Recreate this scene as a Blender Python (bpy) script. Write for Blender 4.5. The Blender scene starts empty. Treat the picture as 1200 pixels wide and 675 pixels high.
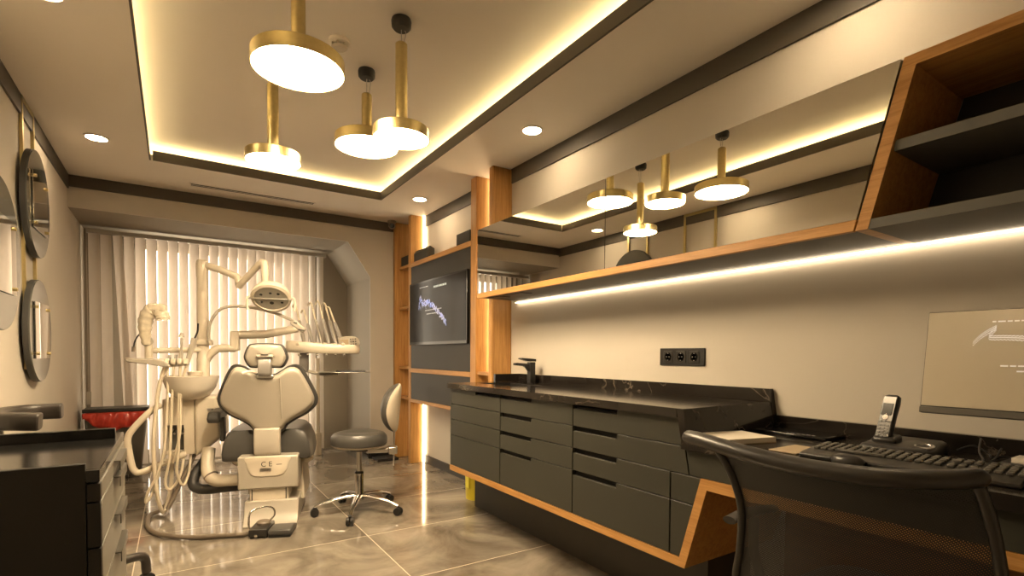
import bpy, bmesh, math, random
from mathutils import Vector, Matrix
random.seed(4)
SC = bpy.context.scene
COL = SC.collection
PI = math.pi
R = math.radians

# ------------------------------------------------------------------ helpers
WM = {}                                   # world matrix of every parent


class MB:
    """collects geometry, then links it as ONE mesh object"""
    def __init__(s):
        s.v = []
        s.f = []

    def add(s, vs, fs):
        n = len(s.v)
        s.v += [Vector(p) for p in vs]
        s.f += [tuple(i + n for i in f) for f in fs]
        return s

    def box(s, x0, x1, y0, y1, z0, z1):
        v = [(x, y, z) for x in (x0, x1) for y in (y0, y1) for z in (z0, z1)]
        return s.add(v, [(0, 1, 3, 2), (4, 6, 7, 5), (0, 4, 5, 1), (2, 3, 7, 6), (0, 2, 6, 4), (1, 5, 7, 3)])

    def obox(s, c, size, rot):
        m = Matrix.Translation(c) @ rot.to_4x4()
        a, b, d = [q / 2 for q in size]
        v = [m @ Vector((x, y, z)) for x in (-a, a) for y in (-b, b) for z in (-d, d)]
        return s.add(v, [(0, 1, 3, 2), (4, 6, 7, 5), (0, 4, 5, 1), (2, 3, 7, 6), (0, 2, 6, 4), (1, 5, 7, 3)])

    def prism(s, poly, axis, a, b):
        def P(p, t):
            if axis == 'x':
                return (t, p[0], p[1])
            if axis == 'y':
                return (p[0], t, p[1])
            return (p[0], p[1], t)
        n = len(poly)
        v = [P(p, a) for p in poly] + [P(p, b) for p in poly]
        f = [tuple(range(n)), tuple(range(2 * n - 1, n - 1, -1))]
        f += [(i, (i + 1) % n, n + (i + 1) % n, n + i) for i in range(n)]
        return s.add(v, f)

    def loft(s, rings, cap0=True, cap1=True, closed=True):
        n = len(rings[0])
        v = [p for r in rings for p in r]
        f = []
        for k in range(len(rings) - 1):
            for i in range(n if closed else n - 1):
                j = (i + 1) % n
                f.append((k * n + i, k * n + j, (k + 1) * n + j, (k + 1) * n + i))
        if cap0:
            f.append(tuple(range(n)))
        if cap1:
            f.append(tuple(range((len(rings) - 1) * n, len(rings) * n)))
        return s.add(v, f)

    def tube(s, pts, r, n=12, flat=1.0, sq=1.0):
        pts = [Vector(p) for p in pts]
        rs = list(r) if isinstance(r, (list, tuple)) else [r] * len(pts)
        if len(rs) != len(pts):
            m_ = len(rs) - 1
            rs = [rs[min(m_ - 1, int(i * m_ / (len(pts) - 1)))] * (1 - (i * m_ / (len(pts) - 1) - min(m_ - 1, int(i * m_ / (len(pts) - 1))))) +
                  rs[min(m_ - 1, int(i * m_ / (len(pts) - 1))) + 1] * (i * m_ / (len(pts) - 1) - min(m_ - 1, int(i * m_ / (len(pts) - 1)))) for i in range(len(pts))]
        t0 = (pts[1] - pts[0]).normalized()
        up = Vector((0, 0, 1)) if abs(t0.z) < .9 else Vector((1, 0, 0))
        a = t0.cross(up).normalized()
        rings = []
        for i, p in enumerate(pts):
            if i == 0:
                t = t0
            elif i == len(pts) - 1:
                t = (pts[-1] - pts[-2]).normalized()
            else:
                t = ((pts[i + 1] - p).normalized() + (p - pts[i - 1]).normalized()).normalized()
            a = (a - t * a.dot(t)).normalized()
            b = t.cross(a)
            rings.append([p + a * math.copysign(abs(math.cos(q)) ** sq, math.cos(q)) * rs[i] + b * math.copysign(abs(math.sin(q)) ** sq, math.sin(q)) * rs[i] * flat
                          for q in [2 * PI * k / n for k in range(n)]])
        return s.loft(rings)

    def cyl(s, p0, p1, r0, r1=None, n=24):
        return s.tube([p0, p1], [r0, r0 if r1 is None else r1], n)

    def lathe(s, prof, o=(0, 0, 0), ax=(0, 0, 1), n=32):
        o = Vector(o)
        w = Vector(ax).normalized()
        u = w.cross(Vector((0, 0, 1)) if abs(w.z) < .9 else Vector((1, 0, 0))).normalized()
        q = w.cross(u)
        rings = [[o + w * h + (u * math.cos(2 * PI * k / n) + q * math.sin(2 * PI * k / n)) * max(r, 1e-5)
                  for k in range(n)] for r, h in prof]
        return s.loft(rings)

    def ball(s, c, r, n=16, m=10):
        rx, ry, rz = r if isinstance(r, (tuple, list)) else (r, r, r)
        rings = []
        for i in range(m + 1):
            t = -PI / 2 + PI * i / m
            k = max(math.cos(t), 1e-4)
            rings.append([Vector((c[0] + rx * k * math.cos(2 * PI * j / n), c[1] + ry * k * math.sin(2 * PI * j / n),
                                  c[2] + rz * math.sin(t))) for j in range(n)])
        return s.loft(rings)

    def build(s, name, mat, parent=None, bevel=0, seg=2, sub=0, smooth=True, local=False, angle=38):
        me = bpy.data.meshes.new(name)
        if parent is not None:
            W = WM[parent]
            inv = Matrix.Identity(4) if local else W.inverted()
            vs = [inv @ p for p in s.v]
        else:
            lo = [min(p[i] for p in s.v) for i in range(3)]
            hi = [max(p[i] for p in s.v) for i in range(3)]
            o_ = Vector(((lo[0] + hi[0]) / 2, (lo[1] + hi[1]) / 2, lo[2]))
            W = Matrix.Translation(o_)
            vs = [p - o_ for p in s.v]
        me.from_pydata([tuple(p) for p in vs], [], s.f)
        bm = bmesh.new()
        bm.from_mesh(me)
        bmesh.ops.remove_doubles(bm, verts=bm.verts, dist=1e-6)
        bmesh.ops.recalc_face_normals(bm, faces=bm.faces)
        bm.to_mesh(me)
        bm.free()
        me.materials.append(mat)
        if smooth:
            me.shade_smooth()
            me.set_sharp_from_angle(angle=R(angle))
        o = bpy.data.objects.new(name, me)
        COL.objects.link(o)
        if parent is not None:
            o.parent = parent
        else:
            o.location = W.translation
        WM[o] = W
        if bevel:
            b = o.modifiers.new('bevel', 'BEVEL')
            b.width = bevel
            b.segments = seg
            b.limit_method = 'ANGLE'
            b.angle_limit = R(35)
        if sub:
            m = o.modifiers.new('sub', 'SUBSURF')
            m.levels = m.render_levels = sub
        return o


def thing(name, label, cat, loc=(0, 0, 0), rz=0.0, group=None):
    o = bpy.data.objects.new(name, None)
    o.empty_display_size = .1
    COL.objects.link(o)
    o.location = loc
    o.rotation_euler = (0, 0, rz)
    WM[o] = Matrix.Translation(loc) @ Matrix.Rotation(rz, 4, 'Z')
    return tag(o, label, cat, group)


def tag(o, label, cat, group=None):
    o['label'] = label
    o['category'] = cat
    if group:
        o['group'] = group
    return o


def struct(o):
    o['kind'] = 'structure'
    return o


def copy_part(o, parent, loc):
    c = o.copy()
    COL.objects.link(c)
    c.parent = parent
    c.location = loc
    WM[c] = WM[parent] @ Matrix.Translation(loc)
    return c


def smooth_path(pts, k=6):
    P = [Vector(p) for p in pts]
    P = [P[0] * 2 - P[1]] + P + [P[-1] * 2 - P[-2]]
    out = []
    for i in range(1, len(P) - 2):
        a, b, c, d = P[i - 1:i + 3]
        for j in range(k):
            t = j / k
            out.append(.5 * ((2 * b) + (c - a) * t + (2 * a - 5 * b + 4 * c - d) * t * t + (3 * b - a - 3 * c + d) * t ** 3))
    out.append(P[-2])
    return out


def closed_smooth(pts, k=6):
    n = len(pts)
    P = [Vector(p) for p in pts]
    out = []
    for i in range(n):
        a, b, c, d = P[i - 1], P[i], P[(i + 1) % n], P[(i + 2) % n]
        for j in range(k):
            t = j / k
            out.append(.5 * ((2 * b) + (c - a) * t + (2 * a - 5 * b + 4 * c - d) * t * t + (3 * b - a - 3 * c + d) * t ** 3))
    return out


def text_mesh(txt, size, name, mat, parent, M, ext=.0008):
    """lettering as a thin mesh; M maps text space to world"""
    cu = bpy.data.curves.new(name, 'FONT')
    cu.body = txt
    cu.size = size
    cu.extrude = ext
    cu.align_x = 'CENTER'
    cu.align_y = 'CENTER'
    t = bpy.data.objects.new(name + '_source', cu)
    me = bpy.data.meshes.new_from_object(t)
    bpy.data.objects.remove(t)
    me.transform(WM[parent].inverted() @ M)
    me.materials.clear()
    me.materials.append(mat)
    me.name = name
    o = bpy.data.objects.new(name, me)
    COL.objects.link(o)
    o.parent = parent
    WM[o] = WM[parent]
    return o


# ------------------------------------------------------------------ materials
def new_mat(name):
    m = bpy.data.materials.new(name)
    m.use_nodes = True
    nt = m.node_tree
    return m, nt, nt.nodes['Principled BSDF']


def nd(nt, t, **kw):
    n = nt.nodes.new(t)
    for k, v in kw.items():
        setattr(n, k, v)
    return n


def plain(name, col, rough=.5, metal=0.0, spec=.5, var=.06, scale=9.0, bump=0.0, coat=0.0, bscale=120.0):
    m, nt, b = new_mat(name)
    b.inputs['Roughness'].default_value = rough
    b.inputs['Metallic'].default_value = metal
    b.inputs['Specular IOR Level'].default_value = spec
    b.inputs['Coat Weight'].default_value = coat
    b.inputs['Coat Roughness'].default_value = .08
    tc = nd(nt, 'ShaderNodeTexCoord')
    no = nd(nt, 'ShaderNodeTexNoise')
    no.inputs['Scale'].default_value = scale
    no.inputs['Detail'].default_value = 4
    nt.links.new(tc.outputs['Object'], no.inputs['Vector'])
    rp = nd(nt, 'ShaderNodeValToRGB')
    rp.color_ramp.elements[0].position = .3
    rp.color_ramp.elements[1].position = .7
    rp.color_ramp.elements[0].color = (*[c * (1 - var) for c in col], 1)
    rp.color_ramp.elements[1].color = (*[min(1, c * (1 + var)) for c in col], 1)
    nt.links.new(no.outputs['Fac'], rp.inputs['Fac'])
    nt.links.new(rp.outputs['Color'], b.inputs['Base Color'])
    if bump:
        n2 = nd(nt, 'ShaderNodeTexNoise')
        n2.inputs['Scale'].default_value = bscale
        nt.links.new(tc.outputs['Object'], n2.inputs['Vector'])
        bp = nd(nt, 'ShaderNodeBump')
        bp.inputs['Strength'].default_value = bump
        bp.inputs['Distance'].default_value = .002
        nt.links.new(n2.outputs['Fac'], bp.inputs['Height'])
        nt.links.new(bp.outputs['Normal'], b.inputs['Normal'])
    return m


def emit(name, col, strength):
    m, nt, b = new_mat(name)
    b.inputs['Base Color'].default_value = (.8, .8, .8, 1)
    b.inputs['Emission Color'].default_value = (*col, 1)
    b.inputs['Emission Strength'].default_value = strength
    return m


def wood(name, scale, base=(.62, .33, .105), dark=(.45, .215, .06)):
    m, nt, b = new_mat(name)
    b.inputs['Roughness'].default_value = .42
    b.inputs['Specular IOR Level'].default_value = .4
    tc = nd(nt, 'ShaderNodeTexCoord')
    mp = nd(nt, 'ShaderNodeMapping')
    mp.inputs['Scale'].default_value = scale
    nt.links.new(tc.outputs['Object'], mp.inputs['Vector'])
    no = nd(nt, 'ShaderNodeTexNoise')
    no.inputs['Scale'].default_value = 1.6
    no.inputs['Detail'].default_value = 7
    no.inputs['Roughness'].default_value = .62
    no.inputs['Distortion'].default_value = .9
    nt.links.new(mp.outputs['Vector'], no.inputs['Vector'])
    rp = nd(nt, 'ShaderNodeValToRGB')
    e = rp.color_ramp.elements
    e[0].position = .34
    e[0].color = (*dark, 1)
    e[1].position = .62
    e[1].color = (*base, 1)
    nt.links.new(no.outputs['Fac'], rp.inputs['Fac'])
    n2 = nd(nt, 'ShaderNodeTexNoise')
    n2.inputs['Scale'].default_value = 14
    n2.inputs['Detail'].default_value = 3
    nt.links.new(mp.outputs['Vector'], n2.inputs['Vector'])
    mx = nd(nt, 'ShaderNodeMixRGB', blend_type='MULTIPLY')
    mx.inputs['Fac'].default_value = .35
    nt.links.new(rp.outputs['Color'], mx.inputs['Color1'])
    nt.links.new(n2.outputs['Fac'], mx.inputs['Color2'])
    nt.links.new(mx.outputs['Color'], b.inputs['Base Color'])
    bp = nd(nt, 'ShaderNodeBump')
    bp.inputs['Strength'].default_value = .12
    bp.inputs['Distance'].default_value = .002
    nt.links.new(no.outputs['Fac'], bp.inputs['Height'])
    nt.links.new(bp.outputs['Normal'], b.inputs['Normal'])
    return m


def marble(name):
    m, nt, b = new_mat(name)
    b.inputs['Roughness'].default_value = .12
    b.inputs['Specular IOR Level'].default_value = .36
    tc = nd(nt, 'ShaderNodeTexCoord')
    n1 = nd(nt, 'ShaderNodeTexNoise')
    n1.inputs['Scale'].default_value = 3.5
    n1.inputs['Detail'].default_value = 6
    n1.inputs['Distortion'].default_value = 1.4
    nt.links.new(tc.outputs['Object'], n1.inputs['Vector'])
    sub = nd(nt, 'ShaderNodeMath', operation='SUBTRACT')
    sub.inputs[1].default_value = .5
    ab = nd(nt, 'ShaderNodeMath', operation='ABSOLUTE')
    nt.links.new(n1.outputs['Fac'], sub.inputs[0])
    nt.links.new(sub.outputs[0], ab.inputs[0])
    rp = nd(nt, 'ShaderNodeValToRGB')
    e = rp.color_ramp.elements
    e[0].position = 0
    e[0].color = (.16, .13, .10, 1)
    e[1].position = .012
    e[1].color = (.016, .013, .011, 1)
    nt.links.new(ab.outputs[0], rp.inputs['Fac'])
    n2 = nd(nt, 'ShaderNodeTexNoise')
    n2.inputs['Scale'].default_value = 2.2
    nt.links.new(tc.outputs['Object'], n2.inputs['Vector'])
    r2 = nd(nt, 'ShaderNodeValToRGB')
    r2.color_ramp.elements[0].position = .48
    r2.color_ramp.elements[1].position = .62
    nt.links.new(n2.outputs['Fac'], r2.inputs['Fac'])
    mx = nd(nt, 'ShaderNodeMixRGB')
    mx.inputs['Color1'].default_value = (.016, .013, .011, 1)
    nt.links.new(r2.outputs['Color'], mx.inputs['Fac'])
    nt.links.new(rp.outputs['Color'], mx.inputs['Color2'])
    nt.links.new(mx.outputs['Color'], b.inputs['Base Color'])
    return m


def floor_mat():
    m, nt, b = new_mat('polished_porcelain_tiles')
    geo = nd(nt, 'ShaderNodeNewGeometry')
    sep = nd(nt, 'ShaderNodeSeparateXYZ')
    nt.links.new(geo.outputs['Position'], sep.inputs[0])

    def line(out, off, per, w):
        a = nd(nt, 'ShaderNodeMath', operation='SUBTRACT')
        a.inputs[1].default_value = off - per * 20
        nt.links.new(out, a.inputs[0])
        d = nd(nt, 'ShaderNodeMath', operation='DIVIDE')
        d.inputs[1].default_value = per
        nt.links.new(a.outputs[0], d.inputs[0])
        f = nd(nt, 'ShaderNodeMath', operation='FRACT')
        nt.links.new(d.outputs[0], f.inputs[0])
        c = nd(nt, 'ShaderNodeMath', operation='LESS_THAN')
        c.inputs[1].default_value = w / per
        nt.links.new(f.outputs[0], c.inputs[0])
        return c.outputs[0], d.outputs[0]
    lx, dx = line(sep.outputs['X'], 1.011, 1.206, .0055)
    ly, dy = line(sep.outputs['Y'], 2.465, .733, .0055)
    mxm = nd(nt, 'ShaderNodeMath', operation='MAXIMUM')
    nt.links.new(lx, mxm.inputs[0])
    nt.links.new(ly, mxm.inputs[1])
    # cloudy cement look, slightly different on every tile
    fl1 = nd(nt, 'ShaderNodeMath', operation='FLOOR')
    fl2 = nd(nt, 'ShaderNodeMath', operation='FLOOR')
    nt.links.new(dx, fl1.inputs[0])
    nt.links.new(dy, fl2.inputs[0])
    cmb = nd(nt, 'ShaderNodeCombineXYZ')
    nt.links.new(fl1.outputs[0], cmb.inputs[0])
    nt.links.new(fl2.outputs[0], cmb.inputs[1])
    vm = nd(nt, 'ShaderNodeVectorMath', operation='MULTIPLY_ADD')
    vm.inputs[1].default_value = (3.7, 5.3, 0)
    nt.links.new(cmb.outputs[0], vm.inputs[0])
    nt.links.new(geo.outputs['Position'], vm.inputs[2])
    n1 = nd(nt, 'ShaderNodeTexNoise')
    n1.inputs['Scale'].default_value = 2.1
    n1.inputs['Detail'].default_value = 9
    n1.inputs['Roughness'].default_value = .62
    n1.inputs['Distortion'].default_value = .8
    nt.links.new(vm.outputs[0], n1.inputs['Vector'])
    rp = nd(nt, 'ShaderNodeValToRGB')
    e = rp.color_ramp.elements
    e[0].position = .3
    e[0].color = (.095, .08, .062, 1)
    e[1].position = .68
    e[1].color = (.33, .29, .235, 1)
    k = e.new(.5)
    k.color = (.21, .182, .145, 1)
    nt.links.new(n1.outputs['Fac'], rp.inputs['Fac'])
    mx = nd(nt, 'ShaderNodeMixRGB')
    mx.inputs['Color2'].default_value = (.62, .55, .44, 1)
    nt.links.new(mxm.outputs[0], mx.inputs['Fac'])
    nt.links.new(rp.outputs['Color'], mx.inputs['Color1'])
    nt.links.new(mx.outputs['Color'], b.inputs['Base Color'])
    n3 = nd(nt, 'ShaderNodeMapRange')
    n3.inputs['To Min'].default_value = .03
    n3.inputs['To Max'].default_value = .11
    nt.links.new(n1.outputs['Fac'], n3.inputs['Value'])
    nt.links.new(n3.outputs['Result'], b.inputs['Roughness'])
    b.inputs['Specular IOR Level'].default_value = .62
    b.inputs['IOR'].default_value = 1.55
    return m


def mesh_fabric():
    m, nt, b = new_mat('woven_chair_mesh')
    b.inputs['Base Color'].default_value = (.012, .011, .010, 1)
    b.inputs['Roughness'].default_value = .5
    tc = nd(nt, 'ShaderNodeTexCoord')
    mp = nd(nt, 'ShaderNodeMapping')
    mp.inputs['Rotation'].default_value = (R(38), 0, 0)
    nt.links.new(tc.outputs['Object'], mp.inputs['Vector'])
    sp = nd(nt, 'ShaderNodeSeparateXYZ')
    nt.links.new(mp.outputs['Vector'], sp.inputs[0])
    outs = []
    for ax, per in (('Y', .0044), ('Z', .0036)):
        d = nd(nt, 'ShaderNodeMath', operation='DIVIDE')
        d.inputs[1].default_value = per
        nt.links.new(sp.outputs[ax], d.inputs[0])
        f = nd(nt, 'ShaderNodeMath', operation='FRACT')
        nt.links.new(d.outputs[0], f.inputs[0])
        g = nd(nt, 'ShaderNodeMath', operation='GREATER_THAN')
        g.inputs[1].default_value = .66
        nt.links.new(f.outputs[0], g.inputs[0])
        outs.append(g.outputs[0])
    mu = nd(nt, 'ShaderNodeMath', operation='MULTIPLY')
    nt.links.new(outs[0], mu.inputs[0])
    nt.links.new(outs[1], mu.inputs[1])
    tr = nd(nt, 'ShaderNodeBsdfTransparent')
    ms = nd(nt, 'ShaderNodeMixShader')
    nt.links.new(mu.outputs[0], ms.inputs[0])
    nt.links.new(b.outputs[0], ms.inputs[1])
    nt.links.new(tr.outputs[0], ms.inputs[2])
    nt.links.new(ms.outputs[0], nt.nodes['Material Output'].inputs[0])
    return m


def glassy(name, tint=(.95, .97, .96), refl=.08):
    m, nt, b = new_mat(name)
    tr = nd(nt, 'ShaderNodeBsdfTransparent')
    tr.inputs[0].default_value = (*tint, 1)
    gl = nd(nt, 'ShaderNodeBsdfGlossy')
    gl.inputs['Roughness'].default_value = .03
    ms = nd(nt, 'ShaderNodeMixShader')
    ms.inputs[0].default_value = refl
    nt.links.new(tr.outputs[0], ms.inputs[1])
    nt.links.new(gl.outputs[0], ms.inputs[2])
    nt.links.new(ms.outputs[0], nt.nodes['Material Output'].inputs[0])
    return m


def slat_mat():
    m, nt, b = new_mat('white_blind_fabric')
    b.inputs['Base Color'].default_value = (.82, .78, .73, 1)
    b.inputs['Roughness'].default_value = .7
    tl = nd(nt, 'ShaderNodeBsdfTranslucent')
    tl.inputs[0].default_value = (.80, .74, .68, 1)
    wv = nd(nt, 'ShaderNodeTexNoise')
    wv.inputs['Scale'].default_value = 300
    bp = nd(nt, 'ShaderNodeBump')
    bp.inputs['Strength'].default_value = .08
    nt.links.new(wv.outputs['Fac'], bp.inputs['Height'])
    nt.links.new(bp.outputs['Normal'], b.inputs['Normal'])
    ms = nd(nt, 'ShaderNodeMixShader')
    ms.inputs[0].default_value = .42
    nt.links.new(b.outputs[0], ms.inputs[1])
    nt.links.new(tl.outputs[0], ms.inputs[2])
    nt.links.new(ms.outputs[0], nt.nodes['Material Output'].inputs[0])
    return m


WARM = (1.0, .74, .42)
M = {}
M['wall'] = plain('taupe_wall_paint', (.56, .515, .445), .75, var=.02, scale=2, bump=.05)
M['reveal'] = plain('dark_taupe_niche', (.27, .235, .185), .7, var=.02, scale=2, bump=.05)  # niche faces, a darker taupe than the other walls
M['ceil'] = plain('white_ceiling_paint', (.84, .785, .70), .8, var=.015, scale=2, bump=.03)
M['band'] = plain('dark_brown_paint', (.085, .074, .060), .6, var=.03)
M['floor'] = floor_mat()
M['oak_v'] = wood('oak_vertical_grain', (26, 26, 1.3))
M['oak_y'] = wood('oak_lengthwise_grain', (26, 1.3, 26))
M['oak_x'] = wood('oak_crosswise_grain', (1.3, 26, 26))
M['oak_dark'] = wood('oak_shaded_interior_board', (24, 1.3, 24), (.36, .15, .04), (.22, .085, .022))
M['grey'] = plain('dark_grey_lacquer', (.036, .036, .028), .45, var=.03, spec=.35)
M['panel'] = plain('charcoal_lacquer', (.030, .027, .021), .5, var=.03, spec=.35)
M['sidepanel'] = plain('unlit_black_brown_laminate', (.017, .015, .012), .5, spec=.3)  # unlit cabinet side, its shade put into the colour
M['litdrawer'] = plain('lit_satin_grey_lacquer', (.15, .14, .115), .35, spec=.5)  # drawer faces catch the light; that brightness is put into the colour
M['darksteel'] = plain('dark_steel', (.17, .16, .14), .35, metal=.8)
M['plinth'] = plain('dark_plinth_laminate', (.040, .036, .029), .55)
M['black'] = plain('matt_black', (.014, .013, .012), .4)
M['blackgloss'] = plain('gloss_black', (.010, .010, .010), .14)
M['shelfgrey'] = plain('grey_shelf_laminate', (.10, .098, .088), .55)
M['gap'] = plain('dark_joint', (.006, .006, .006), .8)
M['marble'] = marble('black_marble')
M['brass'] = plain('brushed_brass', (.62, .51, .25), .34, metal=1, var=.05, scale=60)
M['chrome'] = plain('chrome', (.72, .70, .68), .12, metal=1, var=.02)
M['steel'] = plain('satin_steel', (.55, .53, .50), .3, metal=1, var=.04)
M['mirror'] = plain('mirror_silvering', (.80, .79, .74), .012, metal=1, var=0)
M['smoked'] = plain('smoked_mirror_glass', (.22, .225, .205), .10, metal=.55, var=.01)
M['discrim'] = plain('dark_disc_edge', (.045, .044, .042), .5)
M['white'] = plain('white_enamel', (.43, .39, .325), .28, var=.015, coat=.25)
M['cream'] = plain('cream_plastic', (.64, .57, .46), .33, var=.02, coat=.15)
M['ivory'] = plain('ivory_hose', (.66, .58, .45), .45, var=.03)
M['ceramic'] = plain('white_ceramic', (.68, .62, .53), .12, var=.01, coat=.5)
M['vinyl'] = plain('grey_vinyl', (.060, .057, .052), .38, var=.05, bump=.08, bscale=260)
M['dvinyl'] = plain('dark_grey_vinyl', (.05, .048, .046), .45, var=.05, bump=.06)
M['blackvinyl'] = plain('black_leather', (.035, .029, .024), .36, var=.1, bump=.15)
M['hose'] = plain('brown_grey_hose', (.17, .135, .10), .5, bump=.2)
M['red'] = plain('red_plastic_bag', (.50, .045, .028), .28, var=.12, scale=22, bump=.6, bscale=26)
M['bin'] = plain('grey_bin_plastic', (.10, .09, .075), .5)
M['yellow'] = plain('yellow_bin_plastic', (.62, .50, .03), .4)
M['wrap'] = plain('clear_wrap_over_white', (.74, .66, .52), .12, var=.12, scale=30, bump=.7, bscale=40, coat=.8)
M['slat'] = slat_mat()
M['rail'] = plain('aluminium_rail', (.50, .48, .44), .4, metal=.6)
M['glass'] = glassy('window_glass')
M['traydark'] = plain('blue_black_tray', (.03, .035, .05), .15)
M['paper'] = plain('white_paper', (.72, .66, .56), .7, var=.02)
M['tan'] = plain('tan_paper', (.40, .31, .20), .7)
M['plastic'] = plain('black_plastic', (.022, .020, .018), .36)
M['key'] = plain('grey_key_plastic', (.085, .078, .066), .42)
M['silver'] = plain('silver_plastic', (.42, .40, .38), .3, metal=.7)
M['phoneface'] = plain('graphite_face', (.10, .095, .09), .25, metal=.4)
M['reflect'] = plain('satin_reflector', (.58, .55, .48), .3, metal=.25)
M['mat'] = plain('black_rubber_mat', (.012, .011, .010), .7)
M['mesh'] = mesh_fabric()
M['pend'] = emit('pendant_diffuser', (1, .76, .47), 56.0)
M['down'] = emit('downlight_diffuser', (1, .76, .47), 58.0)
M['cove'] = emit('cove_led', (1, .79, .42), 7.0)
M['led'] = emit('white_led', (1, .78, .52), 4.0)
M['ledv'] = emit('vertical_led', (1, .78, .46), 5.0)
M['screen_tv'] = plain('dark_screen', (.010, .009, .008), .14, var=0, spec=.12)
M['screen_mon'] = plain('grey_monitor_screen', (.50, .46, .38), .30, metal=.6, var=0)
M['glow_blue'] = emit('screen_blue', (.22, .36, 1.0), .12)
M['glow_teal'] = emit('screen_teal', (.05, .55, .62), .10)
M['glow_white'] = emit('screen_white', (.7, .75, .9), .09)
M['glow_pale'] = emit('screen_pale', (.95, .9, .9), .13)

# ------------------------------------------------------------------ camera
cam = bpy.data.cameras.new('camera')
cam.sensor_width = 36
cam.lens = 604.4 / 1200 * 36
cam.shift_y = 96.2 / 1200
cam.clip_start = .02
co = bpy.data.objects.new('camera', cam)
COL.objects.link(co)
yaw, pit, rol = .5801, -.0293, .0068
fw = Vector((math.sin(yaw) * math.cos(pit), math.cos(yaw) * math.cos(pit), math.sin(pit)))
rt = Vector((math.cos(yaw), -math.sin(yaw), 0))
up = rt.cross(fw)
r2 = rt * math.cos(rol) + up * math.sin(rol)
u2 = -rt * math.sin(rol) + up * math.cos(rol)
mw = Matrix((r2, u2, -fw)).transposed().to_4x4()
mw.translation = (0, 0, 1.15)
co.matrix_world = mw
SC.camera = co

# ------------------------------------------------------------------ room shell
XL, XR, YB, YF, H = -.717, 2.23, 5.56, -1.0, 2.6
NY = 6.45                                   # window wall inside face
TX0, TX1, TY0, TY1 = -.13, 1.65, .3, 4.785  # ceiling tray opening
ZR = 2.73

struct(MB().box(XL - .15, XR + .15, YF - .15, NY + .2, -.1, 0).build('floor', M['floor']))
c = MB()
LZ = 2.642
for x0, x1, y0, y1 in ((XL - .15, TX0 - .012, YF - .15, YB + .1), (TX1, XR + .15, YF - .15, YB + .1),
                       (TX0 - .012, TX1, YF - .15, TY0), (TX0 - .012, TX1, TY1, YB + .1)):
    c.box(x0, x1, y0, y1, H, LZ)
c.box(TX0 - .2, TX1 + .2, TY0 - .2, TY1 + .2, ZR, ZR + .05)
c.box(TX0 - .22, TX0 - .17, TY0 - .2, TY1 + .2, LZ, ZR)
c.box(TX1 + .17, TX1 + .22, TY0 - .2, TY1 + .2, LZ, ZR)
c.box(TX0 - .2, TX1 + .2, TY0 - .22, TY0 - .17, LZ, ZR)
c.box(TX0 - .2, TX1 + .2, TY1 + .17, TY1 + .22, LZ, ZR)
struct(c.build('ceiling', M['ceil'], smooth=False))
# brown lip round the tray
t = MB()
w = .012
LH = 2.670
t.prism([(TX0 - .0115, H - .002), (TX0, H - .002), (TX0 - .007, LH), (TX0 - .0115, LH)], 'y', TY0, TY1)
t.box(TX1 - w, TX1, TY0, TY1, H - .002, LH)
t.box(TX0 + w, TX1 - w, TY0, TY0 + w, H - .002, LH)
t.box(TX0 + w, TX1 - w, TY1 - w, TY1, H - .002, LH)
struct(t.build('trim_1', M['band'], smooth=False))

struct(MB().box(XL - .15, XL, YF - .15, NY + .2, 0, H).build('wall_left', M['wall']))
struct(MB().box(XR, XR + .15, YF - .15, NY + .2, 0, H).build('wall_right', M['wall']))
struct(MB().box(XL, XR, YF - .15, YF, 0, H).build('wall_front', M['wall']))
NP = [(XL, 2.34), (1.554, 2.34), (1.793, 1.983), (1.793, 0), (XR, 0), (XR, H), (XL, H)]
struct(MB().prism(NP, 'y', YB, YB + .012).build('wall_back', M['wall'], smooth=False))
struct(MB().prism(NP, 'y', YB + .0122, NY).build('wall_niche', M['reveal'], smooth=False))
wx0, wx1, wz0, wz1 = -.34, 1.33, .10, 2.25
wb = MB()
wb.box(XL, wx0, NY, NY + .15, 0, 2.36).box(wx1, 1.81, NY, NY + .15, 0, 2.36)
wb.box(wx0, wx1, NY, NY + .15, 0, wz0).box(wx0, wx1, NY, NY + .15, wz1, 2.36)
struct(wb.build('wall_window', M['reveal'], smooth=False))
wf = MB()
for x in (wx0, wx0 + .54, wx0 + 1.09, wx1 - .05):
    wf.box(x, x + .05, NY + .03, NY + .09, wz0, wz1)
wf.box(wx0, wx1, NY + .03, NY + .09, wz0, wz0 + .05).box(wx0, wx1, NY + .03, NY + .09, wz1 - .05, wz1)
win = struct(wf.build('window_1', M['white'], smooth=False))
MB().box(wx0 + .02, wx1 - .02, NY + .058, NY + .062, wz0 + .02, wz1 - .02).build('glass_pane', M['glass'], win)

# brown band at the top of the walls
BZ = 2.49
struct(MB().box(XR - .012, XR, YF, YB, BZ, H).build('trim_2', M['band'], smooth=False))
struct(MB().box(XL, XL + .012, YF, YB, BZ, H).build('trim_3', M['band'], smooth=False))
struct(MB().box(XL + .012, XR - .012, YB - .012, YB, BZ + .015, H).build('trim_4', M['band'], smooth=False))
# skirting
struct(MB().box(XR - .014, XR, 3.49, YB, 0, .085).build('baseboard_right', M['black'], smooth=False))
struct(MB().box(1.793, XR - .2, YB - .014, YB, 0, .08).build('baseboard_back', M['black'], smooth=False))
struct(MB().box(1.779, 1.793, YB, NY, 0, .08).build('baseboard_niche', M['black'], smooth=False))
struct(MB().box(XL, XL + .014, 2.46, NY, 0, .08).build('baseboard_left', M['black'], smooth=False))

# ------------------------------------------------------------------ built-in lighting
def led(name, label, m, *bx):
    b = MB()
    b.box(*bx)
    return tag(b.build(name, m, smooth=False), label, 'led light')


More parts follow.
